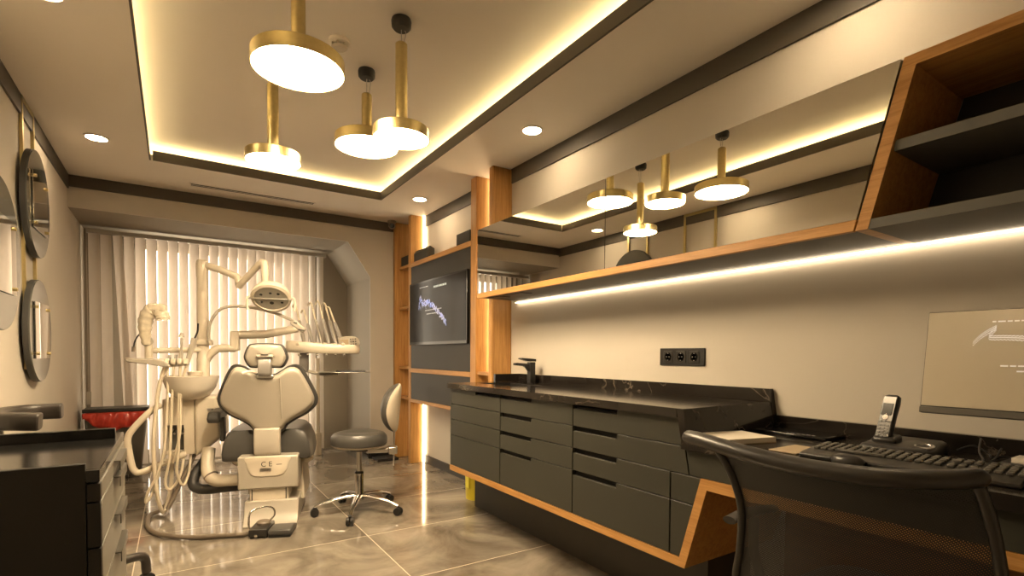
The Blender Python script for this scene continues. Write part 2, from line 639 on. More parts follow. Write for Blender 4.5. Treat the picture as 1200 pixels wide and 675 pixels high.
led('cove_light', 'hidden warm light strip along the window end of the ceiling recess', M['cove'], TX0 - .1, TX1 + .1, TY1 + .095, TY1 + .115, LZ, LZ + .012)
led('cove_light', 'hidden warm light strip along the ceiling recess above the mirrored cabinet side', M['cove'], TX1 + .095, TX1 + .115, TY0, TY1, LZ, LZ + .012)
led('cove_light', 'hidden warm light strip along the ceiling recess on the round mirrors side', M['cove'], TX0 - .115, TX0 - .095, TY0, TY1, LZ, LZ + .012)
led('cove_light', 'hidden warm light strip along the camera end of the ceiling recess', M['cove'], TX0 - .1, TX1 + .1, TY0 - .115, TY0 - .095, LZ, LZ + .012)
led('led_strip', 'long bright led strip under the mirrored upper cabinets', M['led'], XR - .022, XR - .006, -.30, 3.33, 1.550, 1.5555)
led('led_strip', 'tall thin led strip glowing beside the oak post left of the tv', M['ledv'], XR - .03, XR - .012, 5.06, 5.085, .005, H - .005)
led('led_strip', 'upright led strip hidden between the two oak posts by the sink', M['ledv'], XR - .03, XR - .012, 3.66, 3.685, 1.0, H - .005)


def downlight(x, y, label):
    t = thing('downlight', label, 'ceiling light', (x, y, H), 0, 'recessed ceiling downlights')
    MB().lathe([(.072, .0), (.072, -.006), (.060, -.008), (.056, -.004), (.056, 0)], (x, y, H)).build('trim_ring', M['ceil'], t)
    MB().lathe([(0, -.0045), (.056, -.0045), (.056, -.0005), (0, -.0005)], (x, y, H)).build('diffuser', M['down'], t)


downlight(-.423, 4.495, 'round recessed downlight above the wall of round mirrors')
downlight(1.945, 2.75, 'round recessed downlight above the mirrored cabinet doors')
downlight(1.933, 4.54, 'round recessed downlight above the tv panel')
downlight(-.423, 2.80, 'round recessed downlight near the frame edge over the foreground disc mirror')
downlight(1.945, .95, 'round recessed downlight over the desk end of the ceiling')
downlight(-.423, 1.0, 'round recessed downlight over the camera end of the mirror wall')


def pendant(x, y, z, r, tl, label):
    t = thing('pendant_light', label, 'pendant lamp', (x, y, z), 0, 'brass disc pendant lamps')
    hs = .055 if r > .15 else .05
    MB().lathe([(.0, ZR), (.044, ZR), (.047, ZR - .010), (.045, ZR - .036), (.036, ZR - .046), (0, ZR - .048)], (x, y, 0)).build('canopy', M['black'], t)
    top = z + hs + tl
    cb = MB()
    cb.tube([(x, y, ZR - .045), (x, y, top - .01)], .0022, 8)
    cb.tube(smooth_path([(x + .014, y, ZR - .045), (x + .022, y, (ZR + top) / 2), (x + .012, y, top - .005)]), .0018, 8)
    cb.build('cable', M['steel'], t)
    MB().lathe([(0, top), (.022, top), (.028, top - .006), (.028, z + hs - .004), (0, z + hs - .004)], (x, y, 0)).build('tube', M['brass'], t)
    MB().lathe([(r - .006, z + .006), (r - .004, z), (r, z), (r, z + hs - .004), (r - .004, z + hs), (0, z + hs), (0, z + hs - .006), (r - .006, z + hs - .006)],
               (x, y, 0), n=64).build('disc_housing', M['brass'], t)
    MB().lathe([(0, z + .003), (r - .007, z + .003), (r - .007, z + .012), (0, z + .012)], (x, y, 0), n=64).build('diffuser', M['pend'], t)


pendant(.438, 2.275, 2.305, .180, .26, 'large brass disc pendant nearest the camera, its tube cut by the frame top')
pendant(.452, 3.02, 2.165, .137, .36, 'small brass disc pendant hanging behind and below the large nearest one')
pendant(.915, 2.895, 2.305, .172, .24, 'large brass disc pendant with a short tube, partly behind a smaller one')
pendant(.915, 2.37, 2.170, .132, .40, 'small brass disc pendant with a long tube overlapping a large one')

# ceiling fittings
v = MB()
v.box(.125, 1.155, 5.220, 5.232, H - .004, H + .001).box(.125, 1.155, 5.262, 5.270, H - .004, H + .001).box(.125, 1.155, 5.296, 5.308, H - .004, H + .001)
v.box(.125, .137, 5.22, 5.308, H - .004, H + .001).box(1.143, 1.155, 5.22, 5.308, H - .004, H + .001)
vt = thing('air_vent', 'long narrow slot air vent in the ceiling before the window niche', 'air vent', (.64, 5.264, H))
v.build('vent_frame', M['ceil'], vt, smooth=False)
MB().box(.13, 1.15, 5.225, 5.303, H - .0025, H + .0005).build('vent_slot', M['gap'], vt, smooth=False)
sd = thing('smoke_detector', 'small white round smoke detector on the recessed ceiling by the pendants', 'smoke detector', (.715, 2.70, ZR))
MB().lathe([(0, ZR), (.052, ZR), (.052, ZR - .014), (.044, ZR - .018), (0, ZR - .018)], (.715, 2.70, 0)).build('base_plate', M['ceil'], sd)
b = MB()
for k in range(6):
    a = k * PI / 3
    b.box(.715 + .033 * math.cos(a) - .005, .715 + .033 * math.cos(a) + .005, 2.70 + .033 * math.sin(a) - .005, 2.70 + .033 * math.sin(a) + .005, ZR - .034, ZR - .018)
b.lathe([(0, ZR - .045), (.03, ZR - .043), (.040, ZR - .034), (0, ZR - .034)], (.715, 2.70, 0))
b.build('sensor_head', M['cream'], sd)
cm = thing('security_camera', 'small white ball security camera in the ceiling corner beside the oak bookcase', 'security camera', (2.0, 5.46, H))
MB().lathe([(0, H), (.045, H), (.045, H - .022), (.036, H - .03), (0, H - .03)], (2.0, 5.46, 0)).build('mount_base', M['white'], cm)
MB().ball((2.0, 5.455, H - .055), .036).build('ball_housing', M['white'], cm)
MB().cyl((1.988, 5.432, H - .06), (1.978, 5.412, H - .066), .026, .024).build('lens', M['blackgloss'], cm)

# ------------------------------------------------------------------ round mirrors on brass frames, left wall
def hang_frame(y0, y1, z0, label):
    t = MB()
    x0, x1 = XL, XL + .016
    t.box(x0, x1, y0 - .012, y0 + .012, z0, H - .002).box(x0, x1, y1 - .012, y1 + .012, z0, H - .002)
    t.box(x0, x1, y0 - .012, y1 + .012, H - .03, H - .002)
    tag(t.build('hanging_frame', M['brass'], smooth=False), label, 'brass frame', 'brass mirror hanging frames')


hang_frame(3.13, 3.49, 1.3, 'wide brass strip frame from ceiling holding the single foreground disc mirror')
hang_frame(3.995, 4.275, 1.05, 'narrow brass strip frame from ceiling holding two disc mirrors one above another')


def disc_mirror(y, z, r, hy, hz, label, dy=0, dz=0):
    x = XL + .017
    t = thing('round_mirror', label, 'mirror', (x, y, z - r), 0, 'round smoked disc mirrors')
    MB().lathe([(0, 0), (r, 0), (r, .026), (0, .026)], (x, y, z), (1, 0, 0), 96).build('backing_disc', M['discrim'], t)
    MB().lathe([(0, .026), (r - .003, .026), (r - .003, .032), (0, .032)], (x, y, z), (1, 0, 0), 96).build('smoked_glass', M['smoked'], t)
    y += dy
    z += dz
    MB().box(x + .036, x + .040, y - hy, y + hy, z - hz, z + hz).build('square_mirror', M['mirror'], t, smooth=False)
    for a in (-1, 1):
        for b_ in (-1, 1):
            p = Vector((x + .030, y + a * (hy - .035), z + b_ * (hz - .03)))
            MB().cyl(p, p + Vector((.020, 0, 0)), .009).build('brass_stud', M['brass'], t)


disc_mirror(3.335, 1.61, .36, .225, .18, 'largest smoked disc mirror, cut off by the edge of the frame')
disc_mirror(4.175, 2.03, .315, .195, .165, 'smoked disc mirror hung high near the ceiling on the narrow brass frame')
disc_mirror(4.165, 1.275, .305, .195, .165, 'smoked disc mirror hung low under another on the narrow brass frame')

# ------------------------------------------------------------------ window blind
bl = thing('vertical_blind', 'white vertical slat blind covering the window in the niche', 'blind', (.4, 6.25, 0))
BX0, BX1, BY = -.665, 1.47, 6.25
MB().box(BX0 - .01, BX1 + .02, BY - .03, BY + .03, 2.268, 2.305).build('head_rail', M['rail'], bl, smooth=False)
N = 24
sp_ = (BX1 - BX0) / N
for k in range(N):
    x = BX0 + (k + .5) * sp_
    ang = R(19 + random.uniform(-3, 3))
    lean = 0.0
    if k == 2:
        ang, lean = R(30), .045
    if k < 2:
        ang = R(10)
    if k >= 22:
        ang = R(48)
    s_ = MB()
    pts = []
    for j in range(7):
        q = (j / 6 - .5)
        a = q * .0885
        bow = .008 * (1 - (2 * q) ** 2)
        pts.append((a * math.cos(ang) - bow * math.sin(ang), a * math.sin(ang) * -1 - bow * math.cos(ang)))
    front = [(x + p[0] + 0, BY + p[1]) for p in pts]
    z0 = .05 + random.uniform(-.004, .004)
    rings = [[Vector((px + lean * 2 * (1 if i > 0 else 0), py, z)) for i, z in ((1, z0), (0, 2.2675))] for px, py in front]
    back = [[Vector((v_.x, v_.y + .0012, v_.z)) for v_ in r_] for r_ in rings[::-1]]
    s_.loft(rings + back + [rings[0]], cap0=False, cap1=False, closed=False)
    s_.build('slat', M['slat'], bl)
    if k < 2 or k > 20:
        pass
cw = MB()
cw.tube([(BX0 - .005, BY - .05, 2.27), (BX0 - .005, BY - .05, .78)], .0018, 6)
cw.build('pull_cord', M['cream'], bl)
MB().box(BX0 - .02, BX0 + .012, BY - .06, BY - .04, .66, .78).build('cord_weight', M['white'], bl, bevel=.004)
pp = thing('heating_pipe', 'white upright pipe standing on the floor at the blind end', 'pipe', (1.37, 6.10, 0))
MB().cyl((1.36, 6.10, 0), (1.36, 6.10, .25), .040).build('pipe_sleeve', M['cream'], pp)
MB().cyl((1.36, 6.10, .25), (1.36, 6.10, 1.10), .024).build('riser_pipe', M['cream'], pp)

# ------------------------------------------------------------------ oak bookcase, tv wall, posts (right wall, far end)
XO = 2.068
bk = thing('bookcase', 'narrow oak bookcase in the far corner with open shelves', 'bookcase', (2.15, 5.3, 0))
MB().box(XO - .02, XR - .001, 5.49, YB - .016, 0, H - .002).build('side_panel', M['oak_v'], bk, bevel=.003)
MB().box(XO, XR - .032, 5.09, 5.155, 0, H - .002).build('side_panel', M['oak_v'], bk, bevel=.004)
for z in (.66, .99, 1.64, 2.08):
    MB().box(XO + .03, XR - .014, 5.155, 5.49, z, z + .03).build('shelf', M['oak_y'], bk, bevel=.002)
MB().box(XR - .02, XR - .014, 5.155, 5.49, .09, H - .13).build('back_board', M['oak_v'], bk)
tag(MB().box(2.10, 2.19, 5.22, 5.44, 2.111, 2.21).build('storage_box', M['panel'], bevel=.004), 'small dark box on the top shelf of the oak bookcase', 'box')

tv = thing('tv_wall_panel', 'dark grey wall panel with oak strips that carries the television', 'wall panel', (2.15, 4.4, .65))
MB().box(XO + .004, XR - .05, 3.79, 5.088, 1.005, 2.05).build('upper_panel', M['panel'], tv, bevel=.002)
MB().box(XO + .004, XR - .05, 3.79, 5.088, .685, .962).build('lower_panel', M['panel'], tv, bevel=.002)
MB().box(XO - .004, XR - .045, 3.79, 5.088, 2.05, 2.095).build('oak_top', M['oak_y'], tv, bevel=.002)
MB().box(XO - .004, XR - .045, 3.79, 5.088, .962, 1.005).build('oak_strip', M['oak_y'], tv, bevel=.002)
MB().box(XO - .004, XR - .001, 3.79, 5.088, .652, .685).build('oak_base', M['oak_y'], tv, bevel=.002)
MB().box(XO - .003, XR - .001, 3.695, 3.79, .652, H - .002).build('oak_post', M['oak_v'], tv, bevel=.005)
tag(MB().box(XO - .02, XR - .001, 3.41, 3.47, 0, H - .002).build('oak_post', M['oak_v'], bevel=.012, seg=3), 'tall dark oak post standing at the wall behind the tap', 'wooden post')
MB().box(XO + .01, 2.18, 3.472, 3.694, .985, 1.012).build('side_ledge', M['oak_y'], tv, bevel=.002)

tvs = thing('television', 'black flat television showing a blue swirl on the dark panel', 'television', (XO, 4.44, 1.24))
MB().box(XO - .022, XO + .003, 3.815, 5.065, 1.242, 1.868).build('bezel', M['blackgloss'], tvs, bevel=.004)
scr = MB().box(XO - .024, XO - .020, 3.835, 5.050, 1.272, 1.850).build('screen', M['screen_tv'], tvs, smooth=False)
sw = MB()
XS = XO - .0246
random.seed(11)
path = smooth_path([(0, 4.82, 1.60), (0, 4.80, 1.67), (0, 4.77, 1.70), (0, 4.73, 1.655), (0, 4.62, 1.65), (0, 4.50, 1.615), (0, 4.38, 1.55), (0, 4.27, 1.48), (0, 4.20, 1.43)], 7)
for i in range(len(path) - 1):
    p, q = path[i], path[i + 1]
    for j in range(3):
        o_ = random.uniform(-.028, .028)
        w_ = random.uniform(.004, .013)
        sw.add([(XS, p.y, p.z + o_ - w_), (XS, p.y, p.z + o_ + w_), (XS, q.y, q.z + o_ * .9 + w_), (XS, q.y, q.z + o_ * .9 - w_)], [(0, 1, 2, 3)])
for j in range(10):
    y = random.uniform(4.60, 4.80)
    z = 1.63 - random.uniform(.0, .05)
    sw.add([(XS, y, z), (XS, y + .012, z + .03), (XS, y + .016, z + .03), (XS, y + .004, z)], [(0, 1, 2, 3)])
sw.build('screen_swirl', M['glow_blue'], scr, smooth=False)
tx = MB()
for y0, y1, z in ((4.30, 4.66, 1.57), (4.40, 4.62, 1.535), (4.60, 4.78, 1.80)):
    y = y0
    tx = MB()
    while y < y1:
        l_ = random.uniform(.012, .03)
        tx.box(XS - .0003, XS, y, y + l_, z, z + .008)
        y += l_ + .007
    tx.build('screen_text', M['glow_white'], scr, smooth=False)
tx = MB()
y = 4.20
while y < 4.46:
    l_ = random.uniform(.012, .03)
    tx.box(XS - .0003, XS, y, y + l_, 1.775, 1.793)
    y += l_ + .006
tx.build('screen_heading', M['glow_teal'], scr, smooth=False)
tag(MB().prism([(2.09, 2.097), (2.17, 2.097), (2.17, 2.20), (2.12, 2.225), (2.09, 2.19)], 'y', 4.72, 5.06).build('media_box', M['panel'], bevel=.006),
    'long dark box on the oak top above the tv, beside the glowing strip', 'box')
tag(MB().box(2.09, 2.17, 3.85, 4.10, 2.096, 2.205).build('media_box', M['panel'], bevel=.006),
    'short dark box on the oak top above the tv, beside the oak post', 'box')

# ------------------------------------------------------------------ upper cabinets
uc = thing('mirror_cabinet', 'long hanging cabinet with mirrored doors and an oak edge', 'cabinet', (2.03, 2.0, 1.555))
XM = 1.845
ZB, ZT = 1.557, 2.05
SL = lambda z: .797 - (z - 1.557) * .2475          # slanted end of the run (y at height z)
MB().prism([(SL(ZB) + .004, ZB + .004), (3.278, ZB + .004), (3.278, ZT), (SL(ZT) + .004, ZT)], 'x', XM + .012, XR - .001).build('carcass', M['shelfgrey'], uc, smooth=False)
MB().prism([(SL(ZB) + .006, ZB), (3.283, ZB), (3.283, ZB + .036), (SL(ZB + .036) + .006, ZB + .036)], 'x', XM - .003, XM + .018).build('oak_edge', M['oak_y'], uc, bevel=.0015)
d1 = MB().box(XM - .001, XM + .011, 1.9595, 3.280, ZB + .037, ZT).build('mirror_door', M['mirror'], uc, smooth=False)
d2 = MB().prism([(SL(ZB + .037) + .008, ZB + .037), (1.9555, ZB + .037), (1.9555, ZT), (SL(ZT) + .008, ZT)], 'x', XM - .001, XM + .011).build('mirror_door', M['mirror'], uc, smooth=False)
for y0, y1 in ((2.80, 3.02), (3.07, 3.24)):
    MB().box(1.90, 1.99, y0, y1, ZB, ZB + .006).build('vent_grille', M['black'], uc, smooth=False)

os_ = thing('open_shelf_unit', 'oak framed open shelf with slanted end and grey shelves, beside mirrored doors', 'shelf unit', (2.03, .2, 1.555))
Y0 = -.45
t_ = .036
MB().prism([(SL(ZB), ZB), (SL(ZB) - t_, ZB), (SL(ZT) - t_ + .006, ZT - .033), (Y0, ZT - .033), (Y0, ZT), (SL(ZT), ZT)], 'x', XM - .003, XR - .001).build('oak_frame', M['oak_y'], os_, smooth=False)
MB().box(XM + .010, XR - .012, Y0, SL(1.80) - t_ - .001, 1.783, 1.815).build('middle_shelf', M['shelfgrey'], os_, smooth=False)
MB().box(XM - .001, XR - .012, Y0, SL(ZB) - t_ - .001, ZB, ZB + .030).build('bottom_shelf', M['shelfgrey'], os_, smooth=False)
MB().prism([(SL(ZB) - t_, ZB), (SL(ZT) - t_, ZT - .033), (Y0, ZT - .033), (Y0, ZB)], 'x', XR - .012, XR - .002).build('back_board', M['black'], os_, smooth=False)
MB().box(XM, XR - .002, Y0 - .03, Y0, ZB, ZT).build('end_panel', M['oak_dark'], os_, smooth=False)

# ------------------------------------------------------------------ base cabinets, worktop, desk
XC = 1.63
FT = .019

def slant(z):                          # slanted line between counter and desk (y at height z)
    return 1.303 - (.95 - z) * .19


def leg(z):                            # slanted oak leg: outer edge y at height z
    return 1.268 - (z - .337) * (.098 / .347)


def drawer(parent, poly, name='drawer_front', notch=None):
    """front with an optional finger recess cut in its top edge: notch=(y0,y1)"""
    if notch:
        ztop = max(p[1] for p in poly)
        y_hi = max(p[0] for p in poly)
        y0, y1 = notch
        q = []
        for p in poly:
            q.append(p)
        # poly order: bottom far, bottom near, top near, top far
        q = [poly[0], poly[1]] + poly[2:-1] + [(y0, ztop), (y0 + .004, ztop - .022), (min(y1, y_hi) - 0.0, ztop - .022)]
        if y1 < y_hi - .001:
            q += [(y1, ztop), (y_hi, ztop)]
        poly = q
    return MB().prism(poly, 'x', XC, XC + FT).build(name, M['grey'], parent, bevel=.0012, seg=1, smooth=False)


Z = [.372, .588, .697, .805, .915]
g = .0018


def rect(y1, y0, z0, z1):
    return [(y1 - g, z0 + g), (y0 + g, z0 + g), (y0 + g, z1 - g), (y1 - g, z1 - g)]


grp = 'dark grey drawer cabinets under the marble'
b1 = thing('drawer_cabinet', 'dark grey drawer cabinet under the sink, at the far end of the counter', 'cabinet', (1.93, 2.93, .37), 0, grp)
MB().box(XC + FT + .003, XR - .001, 2.618, 3.262, .372, .90).build('carcass', M['gap'], b1, smooth=False)
MB().box(XC, XR - .02, 3.262, 3.278, .372, .914).build('end_panel', M['grey'], b1, bevel=.001)
drawer(b1, rect(3.262, 2.615, Z[3], Z[4]), notch=(2.615 + .004, 2.92))
for i in range(3):
    drawer(b1, rect(3.262, 2.615, Z[i], Z[i + 1]))
b2 = thing('drawer_cabinet', 'dark grey drawer cabinet in the middle of the counter run', 'cabinet', (1.93, 2.28, .37), 0, grp)
MB().box(XC + FT + .003, XR - .001, 1.944, 2.612, .372, .90).build('carcass', M['gap'], b2, smooth=False)
for i in range(4):
    drawer(b2, rect(2.613, 1.942, Z[i], Z[i + 1]), notch=(2.292, 2.613 - g))
b3 = thing('drawer_cabinet', 'dark grey drawer cabinet with slanted end where the counter drops to the desk', 'cabinet', (1.93, 1.6, .37), 0, grp)
MB().prism([(1.938, .372), (leg(.372) + .05, .372), (leg(.69) + .05, .69), (slant(.70) + .02, .70), (slant(.90) + .02, .90), (1.938, .90)], 'x', XC + FT + .003, XR - .001).build('carcass', M['gap'], b3, smooth=False)
for i, (a, c_) in enumerate(((1.345, 1.345), (1.345, 1.345), (slant(Z[2]) + g, slant(Z[3]) + g), (slant(Z[3]) + g, slant(Z[4]) + g))):
    poly = [(1.940 - g, Z[i] + g), (a + g, Z[i] + g), (c_ + g, Z[i + 1] - g), (1.940 - g, Z[i + 1] - g)]
    drawer(b3, poly, notch=(1.640, 1.940 - g))
# narrow fronts next to the oak leg
for z0, z1 in ((Z[0], Z[1]), (Z[1], Z[2])):
    MB().prism([(1.341, z0 + g), (leg(z0) + .006, z0 + g), (leg(z1) + .006, z1 - g), (1.341, z1 - g)], 'x', XC, XC + FT).build('drawer_front', M['grey'], b3, bevel=.0012, seg=1, smooth=False)
ap = thing('desk_drawer', 'long shallow grey drawer front under the black marble desk top', 'drawer', (1.9, .4, .69))
MB().prism([(slant(.70) - g, .699), (-.6, .699), (-.6, .793), (slant(.795) - g, .793)], 'x', XC, XC + FT).build('drawer_front', M['grey'], ap, bevel=.0012, seg=1, smooth=False)
MB().box(XC + FT, 2.15, -.6, 1.17, .699, .79).build('drawer_box', M['gap'], ap, smooth=False)

# oak outline: under the cabinets, up the slanted leg, along the desk
oo = thing('oak_trim_frame', 'continuous oak strip running under the cabinets and up a slanted leg to the desk', 'wooden frame', (1.9, 1.6, .335))
th = .036
prof = [(3.278, .337), (leg(.337), .337), (leg(.662), .658), (-.6, .658), (-.6, .698), (leg(.698) + .036, .698), (leg(.372) + .036, .3715), (3.278, .3715)]
MB().prism(prof, 'x', XC - .004, XR - .001).build('oak_outline', M['oak_y'], oo, smooth=False)
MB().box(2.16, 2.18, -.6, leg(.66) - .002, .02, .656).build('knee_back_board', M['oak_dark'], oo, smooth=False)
pl = MB().box(1.90, XR - .016, 1.36, 3.405, 0, .3365)
tag(pl.build('plinth', M['plinth'], bevel=.002), 'dark recessed plinth under the grey drawer cabinets', 'plinth')

# stone
st = thing('marble_worktop', 'black veined marble counter stepping down a slanted face to the lower desk', 'worktop', (1.93, 1.6, .8))
XF = XC - .022
sx0, sx1, sy0, sy1 = 1.80, 2.06, 2.72, 3.16
cs = MB()
cs.box(XF, sx0, slant(.95), 3.285, .915, .95).box(sx1, XR - .001, slant(.95), 3.285, .915, .95)
cs.box(sx0, sx1, slant(.95), sy0, .915, .95).box(sx0, sx1, sy1, 3.285, .915, .95)
cs.build('counter_slab', M['marble'], st, smooth=False)
MB().prism([(slant(.95) - .0005, .95), (slant(.95) - .03, .95), (slant(.835) - .032, .8365), (slant(.835), .8365), (slant(.915), .9145)], 'x', XF, XR - .001).build('slanted_face', M['marble'], st, smooth=False)
MB().box(XF, XR - .001, -.65, slant(.83) - .0005, .797, .836).build('desk_slab', M['marble'], st, smooth=False)
MB().prism([(3.285, .9505), (3.285, 1.008), (slant(1.008) - .035, 1.008), (slant(.895) - .032, .895), (-.65, .895), (-.65, .8365), (slant(.836) - .033, .8365), (slant(.95) - .0305, .9505)],
           'x', XR - .030, XR - .001).build('back_upstand', M['marble'], st, smooth=False)
MB().box(1.99, XR - .031, 3.262, 3.285, .9505, 1.008).build('end_upstand', M['marble'], st, smooth=False)
sk = thing('sink', 'small dark sink basin set into the black marble at the tap', 'sink', (1.93, 2.94, .80))
k = MB()
k.box(sx0, sx1, sy0, sy1, .80, .81).box(sx0, sx0 + .008, sy0, sy1, .81, .946).box(sx1 - .008, sx1, sy0, sy1, .81, .946)
k.box(sx0 + .008, sx1 - .008, sy0, sy0 + .008, .81, .946).box(sx0 + .008, sx1 - .008, sy1 - .008, sy1, .81, .946)
k.build('basin', M['black'], sk, smooth=False)
MB().lathe([(0, .8105), (.03, .8105), (.028, .813), (0, .812)], (1.93, 2.94, 0)).build('drain', M['steel'], sk)
fc = thing('faucet', 'angular black single lever faucet at the sink', 'faucet', (2.13, 3.0, .951))
MB().lathe([(0, .951), (.029, .951), (.029, .957), (0, .957)], (2.13, 3.0, 0)).build('base_ring', M['black'], fc)
MB().box(2.108, 2.152, 2.978, 3.022, .957, 1.10).build('body', M['black'], fc, bevel=.003)
f_ = MB().prism([(2.108, 1.088), (2.0, 1.096), (1.985, 1.094), (1.985, 1.078), (2.06, 1.072), (2.085, 1.06), (2.108, 1.03)], 'y', 2.984, 3.016)
f_.build('spout', M['black'], fc, bevel=.002)
MB().prism([(2.156, 1.104), (2.156, 1.122), (2.035, 1.130), (2.03, 1.122), (2.10, 1.104)], 'y', 2.976, 3.024).build('lever', M['black'], fc, bevel=.002)

so = thing('power_socket', 'black triple power socket on the wall above the counter', 'socket', (XR, 1.77, 1.1))
MB().box(XR - .008, XR - .0005, 1.632, 1.917, 1.100, 1.192).build('frame', M['black'], so, bevel=.003)
for i in range(3):
    y = 1.775 + (i - 1) * .083
    s1 = MB().box(XR - .012, XR - .008, y - .031, y + .031, 1.115, 1.177).build('socket_insert', M['plastic'], so, bevel=.003)
    MB().lathe([(.022, 0), (.022, .0015), (.019, .0015), (.018, -.003), (0, -.003), (0, -.0038), (.02, -.0038)], (XR - .012, y, 1.146), (-1, 0, 0), 32).build('socket_well', M['blackgloss'], s1)
    pn = MB()
    for a in (-1, 1):
        pn.cyl((XR - .013, y + a * .009, 1.146), (XR - .0155, y + a * .009, 1.146), .003, n=10)
    pn.box(XR - .015, XR - .012, y - .003, y + .003, 1.162, 1.166).box(XR - .015, XR - .012, y - .003, y + .003, 1.126, 1.130)
    pn.build('contacts', M['steel'], s1)

# yellow bin & mat
yb = thing('yellow_bin', 'yellow plastic bin on the floor under the far end of the cabinets', 'bin', (2.02, 3.60, 0))
MB().lathe([(0, .0), (.098, .0), (.108, .27), (.112, .275), (.112, .285), (.103, .285), (.094, .012), (0, .012)], (2.04, 3.60, 0), n=40).build('bucket', M['yellow'], yb)
MB().box(1.925, 1.932, 3.55, 3.60, .10, .22).build('sticker', plain('bright_yellow_label', (.75, .68, .08), .5), yb)
tag(MB().box(1.80, 2.03, 5.33, 5.54, .001, .03).build('floor_mat', M['mat'], bevel=.004), 'black flat pad on the floor in front of the far back wall', 'mat')

# ------------------------------------------------------------------ on the desk
DZ = .8365
pd = thing('paper_pad', 'thick white paper pad lying on the desk below the slanted marble', 'paper pad', (1.76, 1.15, DZ), R(-14))
MB().box(-.105, .105, -.085, .085, 0, .020).build('sheet_block', M['paper'], pd, bevel=.001, local=True)
MB().box(-.106, .106, -.086, .086, .0, .003).build('card_backing', M['tan'], pd, local=True)
tag(MB().box(1.665, 1.83, .875, .968, DZ, DZ + .004).build('notepaper', M['tan'], bevel=.001), 'tan paper sheet on the desk between white pad and keyboard', 'paper')
mb_ = thing('media_player', 'flat black box with faint white print lying along the desk back', 'device', (2.10, 1.11, DZ))
MB().box(2.02, 2.18, .955, 1.235, DZ, DZ + .014).build('housing', M['blackgloss'], mb_, bevel=.004)
pr = MB()
random.seed(3)
y = 1.0
while y < 1.10:
    l_ = random.uniform(.008, .02)
    pr.box(2.03, 2.036, y, y + l_, DZ + .0135, DZ + .0146)
    y += l_ + .006
pr.build('front_print', M['silver'], mb_, smooth=False)

ph = thing('phone_charger', 'black phone base station with a round silver dial on the desk', 'phone base', (2.04, .70, DZ))
pts = [(1.935, .79), (1.96, .82), (2.09, .82), (2.13, .79), (2.135, .645), (2.10, .622), (1.96, .625), (1.93, .66), (1.93, .72)]
out = closed_smooth([(p[0], p[1], 0) for p in pts], 4)
rings = []
for zz, sc in ((0, 1.0), (.010, 1.0), (.022, .94), (.028, .84)):
    rings.append([Vector((2.045 + (p.x - 2.045) * sc, .70 + (p.y - .70) * sc, DZ + zz + (.012 if p.x > 2.06 and zz > .005 else 0))) for p in out])
MB().loft(rings).build('housing', M['plastic'], ph)
MB().lathe([(.024, 0), (.028, .002), (.028, .006), (.022, .008), (.020, .004), (0, .004), (0, 0)], (2.0, .648, DZ + .026), (-.15, 0, 1), 32).build('dial', M['silver'], ph)
MB().obox((2.01, .755, DZ + .036), (.06, .07, .03), Matrix.Rotation(R(-12), 3, 'Y')).build('cradle', M['plastic'], ph, bevel=.008)
hs = thing('phone_handset', 'black and silver cordless phone handset upright in its base', 'phone', (2.02, .755, DZ + .03))
# handset leans back (+x) - local axes: a along length, b width, n towards the user
L = Vector((.30, -.06, .95)).normalized()
Wd = Vector((.18, .98, 0)).normalized()
Wd = (Wd - L * Wd.dot(L)).normalized()
Nn = Wd.cross(L).normalized()
if Nn.x > 0:
    Nn = -Nn
Pb = Vector((2.005, .765, DZ + .034))
rm = Matrix((Wd, L, Nn)).transposed()


def hpt(a, b_, n_):
    return Pb + Wd * a + L * b_ + Nn * n_


rings = []
for b_, w_, d_ in ((0, .020, .010), (.01, .024, .013), (.08, .0235, .012), (.13, .025, .014), (.152, .023, .012), (.158, .016, .007)):
    rr = []
    for k in range(20):
        a = 2 * PI * k / 20
        ca, sa = math.cos(a), math.sin(a)
        e_ = .5
        rr.append(hpt(w_ * math.copysign(abs(ca) ** e_, ca), b_, d_ * math.copysign(abs(sa) ** e_, sa)))
    rings.append(rr)
MB().loft(rings).build('body', M['plastic'], hs)
fr = MB()
fr.obox(hpt(0, .078, .0125), (.043, .145, .003), rm)
fr.build('silver_face', M['phoneface'], hs, bevel=.006)
MB().obox(hpt(0, .105, .0146), (.034, .042, .002), rm).build('display', M['blackgloss'], hs, bevel=.001)
kp = 0
for r_ in range(5):
    for c__ in range(3):
        MB().obox(hpt((c__ - 1) * .0125, .012 + r_ * .0125, .0148), (.0095, .0075, .003), rm).build('key', M['plastic'], hs, bevel=.001)
MB().lathe([(0, 0), (.009, 0), (.009, .003), (0, .003)], hpt(0, .077, .0138), Nn, 20).build('navigation_key', M['chrome'], hs)

kb = thing('keyboard', 'black full size computer keyboard on the desk behind the mesh chair', 'keyboard', (1.765, .615, DZ), R(3.5))
kw, kl = .185, .51
MB().prism([(-kw / 2, 0), (kw / 2, 0), (kw / 2, .026), (-kw / 2 + .03, .016), (-kw / 2, .010)], 'y', -kl / 2, kl / 2).build('case', M['plastic'], kb, bevel=.003, local=True)
keyp = MB().box(-.0078, .0078, -.0078, .0078, 0, .0075).build('key', M['key'], kb, bevel=.0018, seg=1, local=True)
first = True
rows = 5
slope = .010 / (kw - .03)
for r_ in range(rows):
    x = .072 - r_ * .0215
    z = .026 - (kw / 2 - x) * slope - .0005
    for c__ in range(22):
        if (r_ == 4 and 3 <= c__ <= 8):
            continue
        y = kl / 2 - .022 - c__ * .0222
        if c__ >= 15:
            y -= .006
        if c__ >= 18:
            y -= .006
        if first:
            keyp.location = (x, y, z)
            first = False
            continue
        if r_ in (2,) and 15 <= c__ < 18:
            continue
        copy_part(keyp, kb, (x, y, z))
